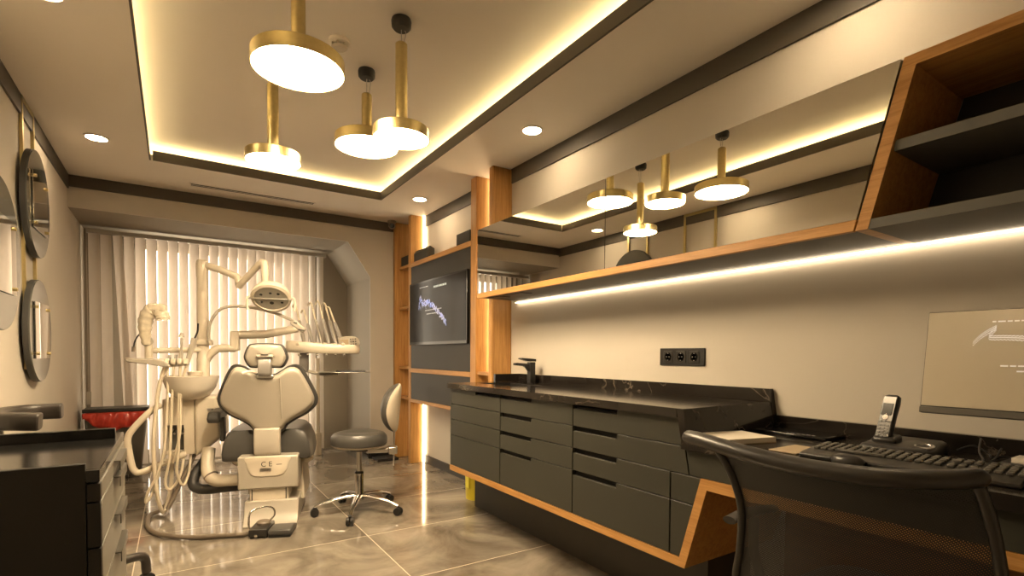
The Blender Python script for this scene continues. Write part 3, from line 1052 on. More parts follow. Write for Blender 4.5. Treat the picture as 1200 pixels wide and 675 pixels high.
sb = MB().box(-.0078, .0078, -.066, .066, 0, .0075).build('space_bar', M['key'], kb, bevel=.0018, seg=1, local=True)
sb.location = (.072 - 4 * .0215, kl / 2 - .022 - 5.5 * .0222, .026 - (kw / 2 - (.072 - 4 * .0215)) * slope)
tag(MB().loft([[Vector((1.655 + .028 * s_ * math.cos(k * PI / 12), .72 + .045 * s_ * math.sin(k * PI / 12), DZ + z_)) for k in range(24)] for s_, z_ in ((.95, .001), (1, .008), (.9, .018), (.6, .026), (.1, .029))]).build('computer_mouse', M['plastic']), 'dark rounded mouse at the desk edge before the keyboard', 'mouse')

mo = thing('computer_monitor', 'grey screened monitor with thin black bezel leaning back on the desk', 'monitor', (2.06, .30, DZ))
mb0 = Vector((1.95, .648, .980))       # lower far corner of the front
ty = Vector((0.012, -1, 0)).normalized()      # along the lower edge towards the camera end
tz = Vector((.165, 0, 1)).normalized()
nx = tz.cross(ty).normalized()
if nx.x > 0:
    nx = -nx
mrot = Matrix((ty, tz, nx)).transposed()
mlen, mhei = .56, .318


def mpt(a, b_, n_=0):
    return mb0 + ty * a + tz * b_ + nx * n_


MB().obox(mpt(mlen / 2, mhei / 2, -.010), (mlen, mhei, .018), mrot).build('back_shell', M['plastic'], mo, bevel=.003)
ms_ = MB().obox(mpt(mlen / 2, mhei / 2 + .010, .0), (mlen - .006, mhei - .026, .003), mrot).build('screen', M['screen_mon'], mo, smooth=False)
MB().obox(mpt(mlen / 2, .010, .001), (mlen, .019, .006), mrot).build('lower_bezel', M['key'], mo, bevel=.002)
sg = MB()
pth = smooth_path([(.115, .215, 0), (.135, .240, 0), (.165, .262, 0), (.15, .235, 0), (.19, .232, 0), (.24, .225, 0), (.30, .19, 0)], 6)
for i in range(len(pth) - 1):
    p, q = pth[i], pth[i + 1]
    for o_ in (-.005, 0, .004):
        sg.add([mpt(p.x, p.y + o_ - .0012, .0022), mpt(p.x, p.y + o_ + .0012, .0022), mpt(q.x, q.y + o_ * 1.6 + .0012, .0022), mpt(q.x, q.y + o_ * 1.6 - .0012, .0022)], [(0, 1, 2, 3)])
sg.build('screen_swirl', M['glow_pale'], ms_, smooth=False)
tx = MB()
for a0, a1, b_ in ((.155, .25, .280), (.18, .30, .150), (.215, .30, .135)):
    a = a0
    tx = MB()
    while a < a1:
        l_ = random.uniform(.008, .018)
        tx.obox(mpt(a + l_ / 2, b_, .002), (l_, .004, .0006), mrot)
        a += l_ + .004
    tx.build('screen_text', M['glow_pale'], ms_, smooth=False)
MB().prism([(.08, 1.20), (.08, .86), (.16, .86), (.16, 1.20)], 'x', 2.075, 2.105).build('stand_neck', M['plastic'], mo, bevel=.004)
MB().box(2.0, 2.19, .0, .24, DZ, DZ + .012).build('stand_foot', M['plastic'], mo, bevel=.005)

cab = MB()
cab.tube(smooth_path([(2.12, .60, DZ + .016), (2.16, .57, DZ + .03), (2.15, .53, DZ + .012), (2.12, .515, DZ + .006), (2.165, .49, DZ + .006), (2.175, .36, DZ + .006)]), .0028, 8)
cab.build('phone_cable', M['plastic'])
tag(bpy.data.objects['phone_cable'], 'thin dark cable curling from the phone base along the desk back', 'cable')
cab = MB()
cab.tube(smooth_path([(2.17, .555, DZ + .055), (2.12, .545, DZ + .02), (2.06, .52, DZ + .005), (2.02, .51, DZ + .004), (2.08, .50, DZ + .006), (2.17, .505, DZ + .03)]), .0028, 8)
tag(cab.build('monitor_cable', M['plastic']), 'dark cable crossing another one on the desk below the monitor', 'cable')
wp = thing('note_block', 'small pale block on a dark pad at the cropped end of the desk', 'note block', (2.09, .42, DZ))
MB().box(2.03, 2.15, .355, .478, DZ, DZ + .008).build('dark_pad', M['plastic'], wp, bevel=.002)
MB().box(2.05, 2.13, .36, .455, DZ + .008, DZ + .022).build('pale_sheets', M['paper'], wp, bevel=.001)

# ------------------------------------------------------------------ mesh office chair in front of the desk
oc = thing('office_chair', 'black mesh back office chair pulled up to the desk', 'office chair', (1.50, .56, 0))
topb = smooth_path([(1.108, .862, .942), (1.085, .80, .944), (1.065, .68, .935), (1.068, .55, .927), (1.09, .42, .928), (1.140, .335, .935), (1.185, .297, .942)], 6)
MB().tube(topb, [.014] + [.021] * (len(topb) - 2) + [.016], 16, .85).build('top_rail', M['plastic'], oc)
lp = smooth_path([(1.135, .795, .925), (1.155, .765, .86), (1.18, .752, .775), (1.215, .775, .66), (1.24, .80, .55), (1.27, .77, .46)], 6)
rp_ = smooth_path([(1.185, .305, .930), (1.205, .290, .86), (1.225, .280, .775), (1.245, .270, .66), (1.265, .265, .55), (1.29, .30, .46)], 6)
MB().tube(lp, .0105, 12).build('side_post', M['plastic'], oc)
MB().tube(rp_, .0105, 12).build('side_post', M['plastic'], oc)
ng = 16
rings = []
for a, b_ in zip(lp, rp_):
    row = []
    for k in range(ng + 1):
        t_ = k / ng
        p = a.lerp(b_, t_)
        p = p + Vector((-.045 * math.sin(PI * t_), 0, 0))
        if a is lp[0]:
            p.z -= .0
        row.append(p)
    rings.append(row)
MB().loft(rings, cap0=False, cap1=False, closed=False).build('mesh_panel', M['mesh'], oc)
# seat
out = closed_smooth([(1.28, .33, 0), (1.28, .77, 0), (1.50, .80, 0), (1.74, .77, 0), (1.78, .55, 0), (1.74, .33, 0), (1.50, .30, 0)], 5)
rings = [[Vector((1.52 + (p.x - 1.52) * s_, .55 + (p.y - .55) * s_, zz)) for p in out] for zz, s_ in ((.44, .90), (.45, .98), (.48, 1.0), (.505, .96), (.512, .85))]
MB().loft(rings).build('seat', M['blackvinyl'], oc)
MB().tube(smooth_path([(1.50, .55, .43), (1.34, .55, .43), (1.27, .55, .47), (1.235, .55, .60)]), .022, 12).build('back_bracket', M['plastic'], oc)
for yy, s_ in ((.865, 1), (.235, -1)):
    MB().tube(smooth_path([(1.30, yy, .690), (1.40, yy + .005 * s_, .695), (1.52, yy, .69)]), [.020, .024, .018], 14, .55).build('arm_pad', M['blackvinyl'], oc)
    MB().tube(smooth_path([(1.42, yy, .675), (1.43, yy, .56), (1.45, yy - .04 * s_, .45), (1.50, yy - .12 * s_, .43)]), .014, 10).build('arm_support', M['plastic'], oc)
MB().cyl((1.5, .55, .10), (1.5, .55, .44), .025).build('gas_lift', M['plastic'], oc)
for k in range(5):
    a = 2 * PI * k / 5 + .5
    d_ = Vector((math.cos(a), math.sin(a), 0))
    p0 = Vector((1.5, .55, .12))
    MB().tube([p0, p0 + d_ * .15 + Vector((0, 0, -.015)), p0 + d_ * .29 + Vector((0, 0, -.045))], [.022, .018, .013], 10).build('base_leg', M['plastic'], oc)
    w_ = p0 + d_ * .29
    MB().lathe([(0, -.022), (.026, -.02), (.028, 0), (.026, .02), (0, .022)], (w_.x, w_.y, .028), (-d_.y, d_.x, 0), 20).build('caster', M['black'], oc)

# ------------------------------------------------------------------ left foreground cabinet
LX = -.16
lc = thing('side_cabinet', 'dark drawer cabinet with polished black stone top below the round mirrors', 'cabinet', (-.44, 2.05, 0))
MB().box(XL + .016, LX - .03, 1.668, 1.688, 0, .868).build('side_panel', M['sidepanel'], lc, bevel=.002)
MB().box(XL + .016, LX - .022, 1.69, 2.42, .06, .818).build('carcass', M['panel'], lc, smooth=False)
MB().box(XL + .05, LX - .06, 1.72, 2.40, 0, .06).build('plinth', M['black'], lc, smooth=False)
MB().box(XL + .016, LX - .002, 1.690, 2.425, .820, .850).build('stone_top', M['blackgloss'], lc, bevel=.002)
MB().box(XL + .016, LX - .015, 2.262, 2.285, .850, .884).build('stone_upstand', M['blackgloss'], lc, bevel=.002)
MB().box(LX - .03, LX - .002, 1.668, 1.689, .820, .850).build('stone_return', M['blackgloss'], lc, bevel=.001)
zz = [.075, .30, .53, .650, .768, .818]
for i in range(5):
    dr = MB().box(LX - .021, LX, 1.690, 2.42, zz[i] + .002, zz[i + 1] - .002).build('drawer_front', M['litdrawer'], lc, bevel=.0015, seg=1)
    MB().box(LX - .030, LX - .0215, 1.669, 1.690, zz[i] + .002, zz[i + 1] - .002)
    zt = zz[i + 1] - .006
    hd = MB()
    hd.prism([(LX, zt), (LX + .017, zt), (LX + .017, zt - .030), (LX + .014, zt - .030), (LX + .014, zt - .003), (LX, zt - .003)], 'y', 2.01, 2.26)
    hd.build('handle', M['darksteel'], dr, smooth=False)
dg = MB()
for i in range(5):
    dg.box(LX - .028, LX - .0005, 1.668, 1.6895, zz[i] + .0025, zz[i + 1] - .0025)
dg.build('drawer_ends', M['sidepanel'], lc, bevel=.001, seg=1)

# assistant stool behind it, with a curved torso bar
sx, sy = -.435, 2.86
ast = thing('assistant_stool', 'black stool with curved leather torso bar behind the side cabinet', 'stool', (sx, sy, 0))
arc = []
for k in range(17):
    a = R(92 + 178 * k / 16)
    arc.append((-.46 + .125 * math.cos(a), 2.80 + .195 * math.sin(a), .890))
arc[0] = (-.415, 2.99, .890)
arc[-1] = (-.425, 2.605, .886)
MB().tube(arc, .035, 24, .95, .45).build('torso_bar', M['blackvinyl'], ast, bevel=.006)
MB().tube(smooth_path([(-.575, 2.78, .862), (-.575, 2.78, .70), (-.55, 2.80, .52), (-.47, 2.85, .48)]), .014, 12).build('bar_support', M['chrome'], ast)
MB().cyl((-.575, 2.78, .842), (-.575, 2.78, .862), .026).build('bar_mount', M['black'], ast)
MB().lathe([(0, .50), (.16, .50), (.175, .515), (.178, .545), (.165, .57), (.08, .578), (0, .575)], (sx, sy, 0), n=40).build('seat', M['blackvinyl'], ast)
MB().cyl((sx, sy, .12), (sx, sy, .50), .024).build('gas_lift', M['plastic'], ast)
for k in range(5):
    a = R(36 + 72 * k)
    rr_ = .385 if k == 0 else .30
    if abs(math.sin(a)) < 2:
        d_ = Vector((math.cos(a), math.sin(a), 0))
        if sx + d_.x * rr_ < XL + .04:
            rr_ = (sx - XL - .045) / abs(d_.x)
        p0 = Vector((sx, sy, .165))
        MB().tube(smooth_path([p0, p0 + d_ * rr_ * .55 + Vector((0, 0, .0)), p0 + d_ * rr_ * .94 + Vector((0, 0, -.012)), p0 + d_ * rr_ + Vector((0, 0, -.095))], 5), .021, 10).build('base_leg', M['blackvinyl'], ast)
        w_ = p0 + d_ * rr_
        MB().lathe([(0, -.022), (.030, -.02), (.034, 0), (.030, .02), (0, .022)], (w_.x, w_.y, .034), (-d_.y, d_.x, 0), 20).build('caster', M['black'], ast)

# ------------------------------------------------------------------ waste bin with red bag
bn = thing('waste_bin', 'dark waste bin with red bag folded over its rim, under the blind', 'bin', (-.44, 5.93, 0))
rings = []
for z, x0, x1, y0, y1 in ((0, -.645, -.275, 5.87, 6.05), (.03, -.65, -.268, 5.865, 6.055), (.60, -.668, -.215, 5.835, 6.09)):
    rings.append([Vector(p) for p in ((x0, y0, z), (x1, y0, z), (x1, y1, z), (x0, y1, z))])
MB().loft(rings).build('body', M['bin'], bn, bevel=.012)
MB().box(-.68, -.203, 5.825, 6.10, .612, .645).build('lid_rim', M['black'], bn, bevel=.006)
rb = MB()
n_ = 40
top_, bot_ = [], []
random.seed(7)
for k in range(n_ + 1):
    t_ = k / n_
    x = -.678 + .474 * t_
    dip = .055 + .10 * max(0, math.sin(PI * min(1, max(0, (t_ - .03) / .95)))) ** .7
    wv_ = .010 * math.sin(t_ * 37) + .006 * math.sin(t_ * 71 + 1)
    top_.append(Vector((x, 5.822, .612)))
    bot_.append(Vector((x, 5.812 + wv_ + .01 * abs(t_ - .5), .612 - dip + .010 * math.sin(t_ * 23))))
rings = []
for q in range(7):
    u_ = q / 6
    rings.append([a.lerp(b_, u_) + Vector((0, -.010 * math.sin(PI * u_) - .006 * math.sin(k * 1.3 + q), 0)) for k, (a, b_) in enumerate(zip(top_, bot_))])
rb.loft(rings, cap0=False, cap1=False, closed=False)
o = rb.build('red_bag', M['red'], bn)
sm = o.modifiers.new('thick', 'SOLIDIFY')
sm.thickness = .003
sd2 = MB()
rings = [[Vector((-.200 + .004 * math.sin(q * 2 + k), 5.822 + .27 * k / 10, .612 - q * (.03 + .003 * math.sin(k)))) for k in range(11)] for q in range(4)]
sd2.loft(rings, cap0=False, cap1=False, closed=False)
o = sd2.build('red_bag_side', M['red'], bn)
sm = o.modifiers.new('thick', 'SOLIDIFY')
sm.thickness = .003
MB().box(-.47, -.36, 5.815, 5.87, .0, .035).build('pedal', M['black'], bn, bevel=.006)

# ------------------------------------------------------------------ dentist stool
ds = thing('dentist_stool', 'grey vinyl dentist stool with chrome star base on the tiled floor', 'stool', (1.117, 3.72, 0), R(-18.6))


def star(parent, r0, z0, zr, angs, metal, cr, wheel):
    for a in angs:
        a = R(a)
        d_ = Vector((math.cos(a), math.sin(a), 0))
        lg = MB()
        lg.tube(smooth_path([d_ * .02 + Vector((0, 0, z0)), d_ * r0 * .35 + Vector((0, 0, z0 - .005)), d_ * r0 * .75 + Vector((0, 0, z0 - .03)), d_ * r0 + Vector((0, 0, zr))], 4), [.026] * 3 + [.021] * 5 + [.015] * 5, 12, .7)
        lg.build('base_leg', metal, parent, local=True)
        c_ = d_ * r0
        cs_ = MB()
        for sgn in (-1, 1):
            cs_.lathe([(0, -.010), (cr * .9, -.010), (cr, -.004), (cr, .004), (cr * .9, .010), (0, .010)],
                      (c_.x - d_.y * .014 * sgn, c_.y + d_.x * .014 * sgn, cr), (-d_.y, d_.x, 0), 24)
        cs_.box(c_.x - .009, c_.x + .009, c_.y - .009, c_.y + .009, cr * .9, cr * 2 + .006)
        cs_.build('caster', wheel, parent, local=True)


star(ds, .305, .125, .066, [-118 + 18.6, -46 + 18.6, 26 + 18.6, 98 + 18.6, 170 + 18.6], M['chrome'], .029, M['black'])
MB().lathe([(0, .09), (.035, .09), (.038, .13), (.030, .15), (.030, .295), (.022, .30), (0, .30)], n=32).build('lower_column', M['chrome'], ds, local=True)
MB().lathe([(0, .30), (.019, .30), (.019, .455), (0, .455)], n=24).build('piston', M['steel'], ds, local=True)
MB().lathe([(.0, .285), (.031, .285), (.032, .298), (.020, .302), (0, .302)], n=24).build('column_cap', M['black'], ds, local=True)
# seat pad (rounded, slightly dished) and pale shell
rings, shell = [], []
nn = 40
for z, s_ in ((.497, .93), (.505, .985), (.530, 1.0), (.556, .975), (.574, .90), (.582, .72), (.580, .4), (.577, .05)):
    rings.append([Vector((.200 * s_ * math.cos(2 * PI * k / nn) * (1.0), .205 * s_ * math.sin(2 * PI * k / nn), z + .010 * (abs(math.sin(2 * PI * k / nn)) ** 2) * (1 if z > .52 else 0) * s_)) for k in range(nn)])
MB().loft(rings).build('seat_pad', M['vinyl'], ds, local=True)
MB().lathe([(0, .470), (.12, .472), (.182, .485), (.194, .497), (0, .497)], n=40).build('seat_shell', M['cream'], ds, local=True)
MB().box(-.06, .06, -.05, .05, .448, .472).build('seat_plate', M['black'], ds, bevel=.004, local=True)
MB().box(.05, .262, -.028, .028, .430, .462).build('back_arm', M['steel'], ds, bevel=.006, local=True)
MB().box(.205, .27, -.036, .036, .418, .472).build('arm_clamp', M['steel'], ds, bevel=.008, local=True)
MB().obox((.248, 0, .475), (.008, .034, .29), Matrix.Rotation(R(2), 3, 'Y')).build('back_stem', M['steel'], ds, bevel=.002, local=True)
MB().tube(smooth_path([(.03, -.05, .44), (.06, -.12, .438), (.07, -.18, .43)]), .005, 8).build('lever', M['black'], ds, local=True)


def lens(sign, depth, name, mat, rim):
    m_ = MB()
    rg = []
    K = 36
    for q in range(9):
        u_ = q / 8
        rr_ = math.sin(u_ * PI / 2)
        dd = math.cos(u_ * PI / 2)
        ring = []
        for k in range(K):
            a = 2 * PI * k / K
            yy = .165 * rr_ * math.copysign(abs(math.cos(a)) ** .85, math.cos(a))
            hz = .178 * rr_ * math.sin(a)
            # spoon curve: the pad leans away at the top, wraps a little at the sides
            x = .238 + sign * depth * dd + .045 * (hz / .178) * .35 + .03 * (hz / .178) ** 2 - .05 * (yy / .165) ** 2 + rim * sign
            ring.append(Vector((x, yy, .758 + hz)))
        rg.append(ring)
    m_.loft(rg)
    return m_.build(name, mat, ds, local=True, angle=80)


lens(-1, .085, 'backrest_pad', M['vinyl'], .001)
lens(1, .050, 'backrest_shell', M['cream'], .001)

# ------------------------------------------------------------------ dental chair with its treatment unit
TH = -R(16)
CP = Vector((.52, 3.717, 0))
dc = thing('dental_chair', 'white and grey dental chair with treatment unit, lamp and instrument trays', 'dental chair', CP, TH)
LB = dict(local=True)
CX = -.03
# base plate with flared front
MB().prism([(0, .0), (-.002, .008), (.03, .030), (.07, .085), (.09, .15), (.60, .15), (.60, 0)], 'x', -.165, .170).build('base_plate', M['white'], dc, bevel=.006, **LB)
bp_ = MB()
bp_.box(-.140, .105, .12, .55, .148, .235)
bp_.build('lift_column', M['cream'], dc, bevel=.004, **LB)
g1 = MB()
g1.box(-.128, -.122, .116, .13, .150, .228).box(.085, .091, .116, .13, .150, .228)
g1.build('column_slots', M['black'], dc, **LB)
MB().loft([[Vector(p) for p in q] for q in (
    ((-.20, .40, .12), (.195, .30, .09), (.195, .80, .09), (-.20, .80, .12)),
    ((-.185, .42, .42), (.165, .36, .42), (.165, .78, .42), (-.185, .78, .42)))]).build('base_skirt', M['cream'], dc, bevel=.01, **LB)
# rear cover
blk = MB().box(-.210, .168, .10, .40, .228, .452).build('rear_cover', M['white'], dc, bevel=.012, seg=3, **LB)
rec = closed_smooth([(-.158, 0, .447), (-.02, 0, .449), (.112, 0, .447), (.108, 0, .40), (.085, 0, .335), (.040, 0, .316), (-.02, 0, .314), (-.088, 0, .316), (-.133, 0, .335), (-.155, 0, .40)], 4)
MB().loft([[Vector((p.x, .0985, p.z)) for p in rec], [Vector((CX + (p.x - CX) * .95, .094, .385 + (p.z - .385) * .94)) for p in rec]]).build('name_recess', M['cream'], blk, **LB)


def face_text(txt, size, s_, z_, y_, mat, name, parent):
    W0 = WM[dc]
    m4 = W0 @ Matrix.Translation((s_, y_, z_)) @ Matrix.Rotation(PI / 2, 4, 'X')
    return text_mesh(txt, size, name, mat, parent, m4)


face_text('C E', .048, -.030, .398, .0935, M['black'], 'ce_mark', blk)
pl_ = MB()
pl_.box(-.072, -.002, .0915, .0942, .350, .374)
pl_.build('rating_plate', M['steel'], blk, **LB)
tk = MB()
for i in range(3):
    tk.box(-.066 + i * .004, -.010 - i * .006, .0912, .0916, .368 - i * .007, .370 - i * .007)
tk.box(.03, .065, .0935, .0943, .392, .397)
tk.build('rating_print', M['hose'], blk, **LB)
# strap between seat and back
MB().prism([(.13, .44), (.105, .47), (.10, .54), (.115, .64), (.16, .64), (.17, .44)], 'x', -.112, .053).build('back_strap', M['white'], dc, bevel=.012, seg=3, **LB)


def backl(z):                              # how far back the shell lies at height z
    return .185 - .12 * (z - .61) / .45


half = [(0, .995), (.045, 1.000), (.085, 1.022), (.125, 1.050), (.165, 1.062), (.198, 1.054), (.225, 1.02), (.262, .945), (.298, .860), (.302, .815), (.285, .775), (.235, .728), (.165, .690), (.115, .655), (.088, .615), (.05, .604)]
outl = [(h_, z) for h_, z in half] + [(-h_, z) for h_, z in half[::-1][:-1]]
outl = [(p.x, p.z) for p in closed_smooth([(h_, 0, z) for h_, z in outl], 3)]


def backshape(scale_pairs, zc=.83):
    rg = []
    for s_, dl in scale_pairs:
        rg.append([Vector((CX + h_ * s_, backl(zc + (z - zc) * s_) + dl + .05 * (h_ / .3) ** 2, zc + (z - zc) * s_)) for h_, z in outl])
    return rg



no_ = len(outl)


def zspan(h_):
    zs = []
    for i in range(no_):
        (xa, za), (xb, zb_) = outl[i], outl[(i + 1) % no_]
        if (xa - h_) * (xb - h_) <= 0 and xa != xb:
            zs.append(za + (zb_ - za) * (h_ - xa) / (xb - xa))
    return (min(zs), max(zs)) if zs else (.815, .815)


hm = max(p[0] for p in outl) * .9995
rings = []
for i in range(41):
    u_ = math.sin((i / 40 - .5) * PI)
    za, zb_ = zspan(u_ * hm)
    row = []
    for j in range(25):
        v_ = .5 - .5 * math.cos(PI * j / 24)
        z = za + (zb_ - za) * v_
        ed = min(1, (1 - abs(u_)) / .05) ** .5 * min(1, min(v_, 1 - v_) * (zb_ - za) / .03) ** .5
        row.append(Vector((CX + u_ * hm * .985, backl(z) + .05 * (u_ * hm / .3) ** 2 + .016 - .042 * ed, .83 + (z - .83) * .985)))
    rings.append(row)
shl = MB().loft(rings, cap0=False, cap1=False, closed=False).build('backrest_shell', M['white'], dc, angle=70, **LB)
MB().loft(backshape(((1.0, .020), (1.05, .026), (1.065, .045), (1.05, .075), (.98, .100), (.7, .108), (.3, .110), (.02, .110)))).build('backrest_cushion', M['dvinyl'], dc, angle=60, **LB)
rd = MB()
rd.tube([(CX + .092, backl(.70) - .036, .70), (CX + .092, backl(.98) - .036, .985)], .004, 8)
rd.build('shell_seam', M['white'], dc, **LB)
# headrest
hh = closed_smooth([(0, 0, 1.212), (.070, 0, 1.208), (.100, 0, 1.195), (.124, 0, 1.140), (.122, 0, 1.105), (.095, 0, 1.062), (.05, 0, 1.058), (0, 0, 1.058), (-.05, 0, 1.058), (-.095, 0, 1.062), (-.122, 0, 1.105), (-.124, 0, 1.140), (-.100, 0, 1.195), (-.070, 0, 1.208)], 4)


def headshape(pairs):
    return [[Vector((CX + p.x * s_, .080 + dl - .25 * (p.z - 1.135) * .4, 1.135 + (p.z - 1.135) * s_)) for p in hh] for s_, dl in pairs]


hr = MB().loft(headshape(((.97, .02), (.99, .008), (.95, -.006), (.85, -.014), (.5, -.018), (.02, -.019)))).build('headrest_shell', M['white'], dc, angle=60, **LB)
MB().loft(headshape(((1.0, .02), (1.09, .028), (1.10, .05), (1.02, .085), (.7, .10), (.02, .102)))).build('headrest_cushion', M['dvinyl'], dc, angle=60, **LB)
MB().box(CX - .052, CX + .052, .040, .060, 1.122, 1.142).build('headrest_grip', M['white'], hr, bevel=.006, **LB)
MB().box(CX - .022, CX + .022, .036, .042, 1.138, 1.143).build('grip_slot', M['black'], hr, **LB)
nk = MB()
nk.prism([(.035, 1.112), (.020, 1.075), (.022, 1.01), (.06, .99), (.085, 1.00), (.075, 1.112)], 'x', CX - .040, CX + .040)
nk.build('headrest_lever', M['silver'], dc, bevel=.006, **LB)
MB().box(CX - .052, CX + .052, .045, .10, .985, 1.005).build('headrest_socket', M['steel'], dc, bevel=.004, **LB)
MB().lathe([(0, 0), (.016, 0), (.016, .006), (0, .008)], (CX, .030, 1.055), (0, -1, .1), 24).build('lever_button', M['steel'], dc, **LB)
lv = MB()
lv.tube(smooth_path([(CX - .05, .05, 1.02), (CX - .09, .03, 1.032), (CX - .13, .015, 1.018)]), .008, 8)
lv.build('side_lever', M['cream'], dc, **LB)
# seat and legrest cushions
so_ = [(-.29, .24), (-.245, .20), (0, .22), (.245, .20), (.29, .24), (.305, .40), (.29, .70), (.20, .86), (0, .90), (-.20, .86), (-.29, .70), (-.305, .40)]
so_ = closed_smooth([(p[0], p[1], 0) for p in so_], 4)
rings = []
for z, s_ in ((.405, .93), (.412, .985), (.45, 1.0), (.52, .965), (.585, .88), (.615, .78)):
    rings.append([Vector((-.045 + p.x * s_, .50 + (p.y - .50) * (s_ * .5 + .5) - (.0 if p.y > .3 else .0), z - (.035 * max(0, 1 - abs(p.x) / .12) if z > .5 else 0))) for p in so_])
rings.append([Vector((-.045 + p.x * .5, .50 + (p.y - .50) * .6, .60)) for p in so_])
MB().loft(rings).build('seat_cushion', M['vinyl'], dc, angle=60, **LB)
MB().box(-.20, .13, .30, .85, .36, .405).build('seat_frame', M['cream'], dc, bevel=.01, **LB)
for sg_ in (-1, 1):
    MB().ball((CX + sg_ * .225, .42, .385), (.055, .10, .05)).build('hinge_cover', M['cream'], dc, **LB)
lr = closed_smooth([(-.22, .92, 0), (.16, .92, 0), (.17, 1.3, 0), (.10, 1.55, 0), (-.16, 1.55, 0), (-.23, 1.3, 0)], 5)
MB().loft([[Vector((p.x, p.y, z - (p.y - .9) * .1)) for p in lr] for z in (.43, .50)]).build('legrest_cushion', M['vinyl'], dc, bevel=.02, seg=3, **LB)
# left arm
MB().prism([(.26, .665), (.24, .70), (.28, .745), (.58, .76), (.60, .735), (.58, .70)], 'x', -.425, -.345).build('arm_pad', M['vinyl'], dc, bevel=.015, seg=3, **LB)
MB().box(-.362, -.330, .32, .37, .53, .70).build('arm_post', M['vinyl'], dc, bevel=.008, **LB)

# ---- treatment unit on the left
ub = MB()
ub.prism([(-.405, .838), (-.38, .62), (-.378, .545), (-.545, .405), (-.548, .838)], 'y', .44, .70)
ubo = ub.build('unit_body', M['cream'], dc, bevel=.022, seg=4, **LB)
fp = MB()
zt, zb = .822, .432
x0, x1 = -.742, -.548
nz0, nz1, nx0, nx1 = .455, .640, -.722, -.612
fp.box(x0, x1, .44, .68, nz1, zt).box(x0, x1, .44, .68, zb, nz0).box(x0, nx0, .44, .68, nz0, nz1).box(nx1, x1, .44, .68, nz0, nz1)
fp.box(nx0, nx1, .52, .68, nz0, nz1)
fp.build('unit_front', M['cream'], dc, smooth=False, **LB)
nb = MB()
nb.prism([(nx0, nz1), (nx1, nz1), (nx1, .60), (nx1, nz0), (nx0, nz0)], 'y', .512, .519)
nb.build('connector_recess', M['shelfgrey'], ubo, **LB)
for i in range(4):
    MB().cyl((nx0 + .02 + i * .024, .512, .60 - .01 * (i % 2)), (nx0 + .02 + i * .024, .47, .585 - .01 * (i % 2)), .008, n=12).build('hose_connector', M['steel'], ubo, **LB)
MB().lathe([(0, 0), (.008, 0), (.008, .005), (0, .005)], (-.43, .438, .745), (0, -1, 0), 16).build('unit_badge', M['hose'], ubo, **LB)
MB().box(-.465, -.425, .436, .441, .735, .753).build('unit_print', M['steel'], ubo, **LB)
# cuspidor bowl
bc = (-.568, .46, 0)
bw = MB().lathe([(0, .818), (.07, .822), (.115, .845), (.155, .905), (.176, .975), (.179, .985), (.172, .988), (.164, .975), (.14, .92), (.10, .87), (.04, .855), (0, .853)], bc, n=56).build('cuspidor_bowl', M['ceramic'], dc, angle=60, **LB)
MB().lathe([(0, .838), (.10, .838), (.085, .80), (0, .80)], (-.62, .50, 0), n=32).build('bowl_neck', M['cream'], dc, **LB)
MB().lathe([(0, .985), (.045, .985), (.048, 1.012), (.042, 1.018), (0, 1.018)], (-.56, .52, 0), n=24).build('cup_filler', M['cream'], dc, **LB)
# pole, collar, lamp arm
MB().lathe([(0, .80), (.043, .80), (.043, 1.11), (.040, 1.115), (.040, 1.235), (.037, 1.70), (.040, 1.71), (.042, 1.80), (.036, 1.828), (.02, 1.835), (0, 1.836)], (-.525, .60, 0), n=32).build('lamp_pole', M['cream'], dc, **LB)
MB().box(-.577, -.467, .545, .655, 1.205, 1.25).build('pole_collar', M['cream'], dc, bevel=.014, seg=3, **LB)
MB().tube([(-.525, .60, 1.800), (-.40, .56, 1.762), (-.285, .52, 1.712), (-.272, .512, 1.700), (-.266, .51, 1.655), (-.262, .507, 1.632)], [.027, .026, .026, .026, .027, .024], 16).build('lamp_arm', M['cream'], dc, **LB)
MB().tube([(-.268, .505, 1.640), (-.20, .44, 1.70), (-.105, .355, 1.785), (-.085, .34, 1.795), (-.072, .332, 1.79), (-.066, .33, 1.765), (-.064, .33, 1.66)], [.024, .023, .023, .026, .028, .028, .024], 16).build('spring_arm', M['cream'], dc, **LB)
# lamp head
LC = Vector((-.020, .30, 1.560))
axl = Vector((0.0, -.66, -.75)).normalized()
lamp = MB().lathe([(0, -.075), (.04, -.072), (.09, -.052), (.122, -.015), (.133, .022), (.131, .034), (.112, .040), (.108, .030), (.0, .012)], LC, axl, 48).build('lamp_head', M['cream'], dc, angle=60, **LB)
MB().lathe([(.109, .032), (.09, .010), (.05, -.006), (0, -.010), (0, -.0135), (.11, .028)], LC, axl, 48).build('reflector', M['reflect'], lamp, **LB)
u_l = Vector((1, 0, 0))
v_l = axl.cross(u_l)
for a, b_, r_ in ((-.062, .035, .026), (.0, -.042, .036), (.05, .045, .026), (.068, -.035, .024), (-.066, -.035, .024), (0, .05, .024)):
    p = LC + u_l * a + v_l * b_ + axl * .018
    MB().lathe([(0, 0), (r_, 0), (r_ * .8, .012), (0, .016)], p, axl, 20).build('bulb_shield', M['plastic'] if abs(b_) > .037 else M['chrome'], lamp, **LB)
MB().tube([LC + u_l * -.15 + axl * .036, LC + u_l * .145 + axl * .036], .005, 10).build('cross_bar', M['steel'], lamp, **LB)
for sg_ in (-1, 1):
    p = LC + u_l * .150 * sg_ + axl * .030
    MB().tube(smooth_path([LC + u_l * .125 * sg_ + axl * .02, p, p + Vector((.006 * sg_, 0, -.045)), p + Vector((0, 0, -.085))]), .009, 10).build('lamp_handle', M['cream'], lamp, **LB)
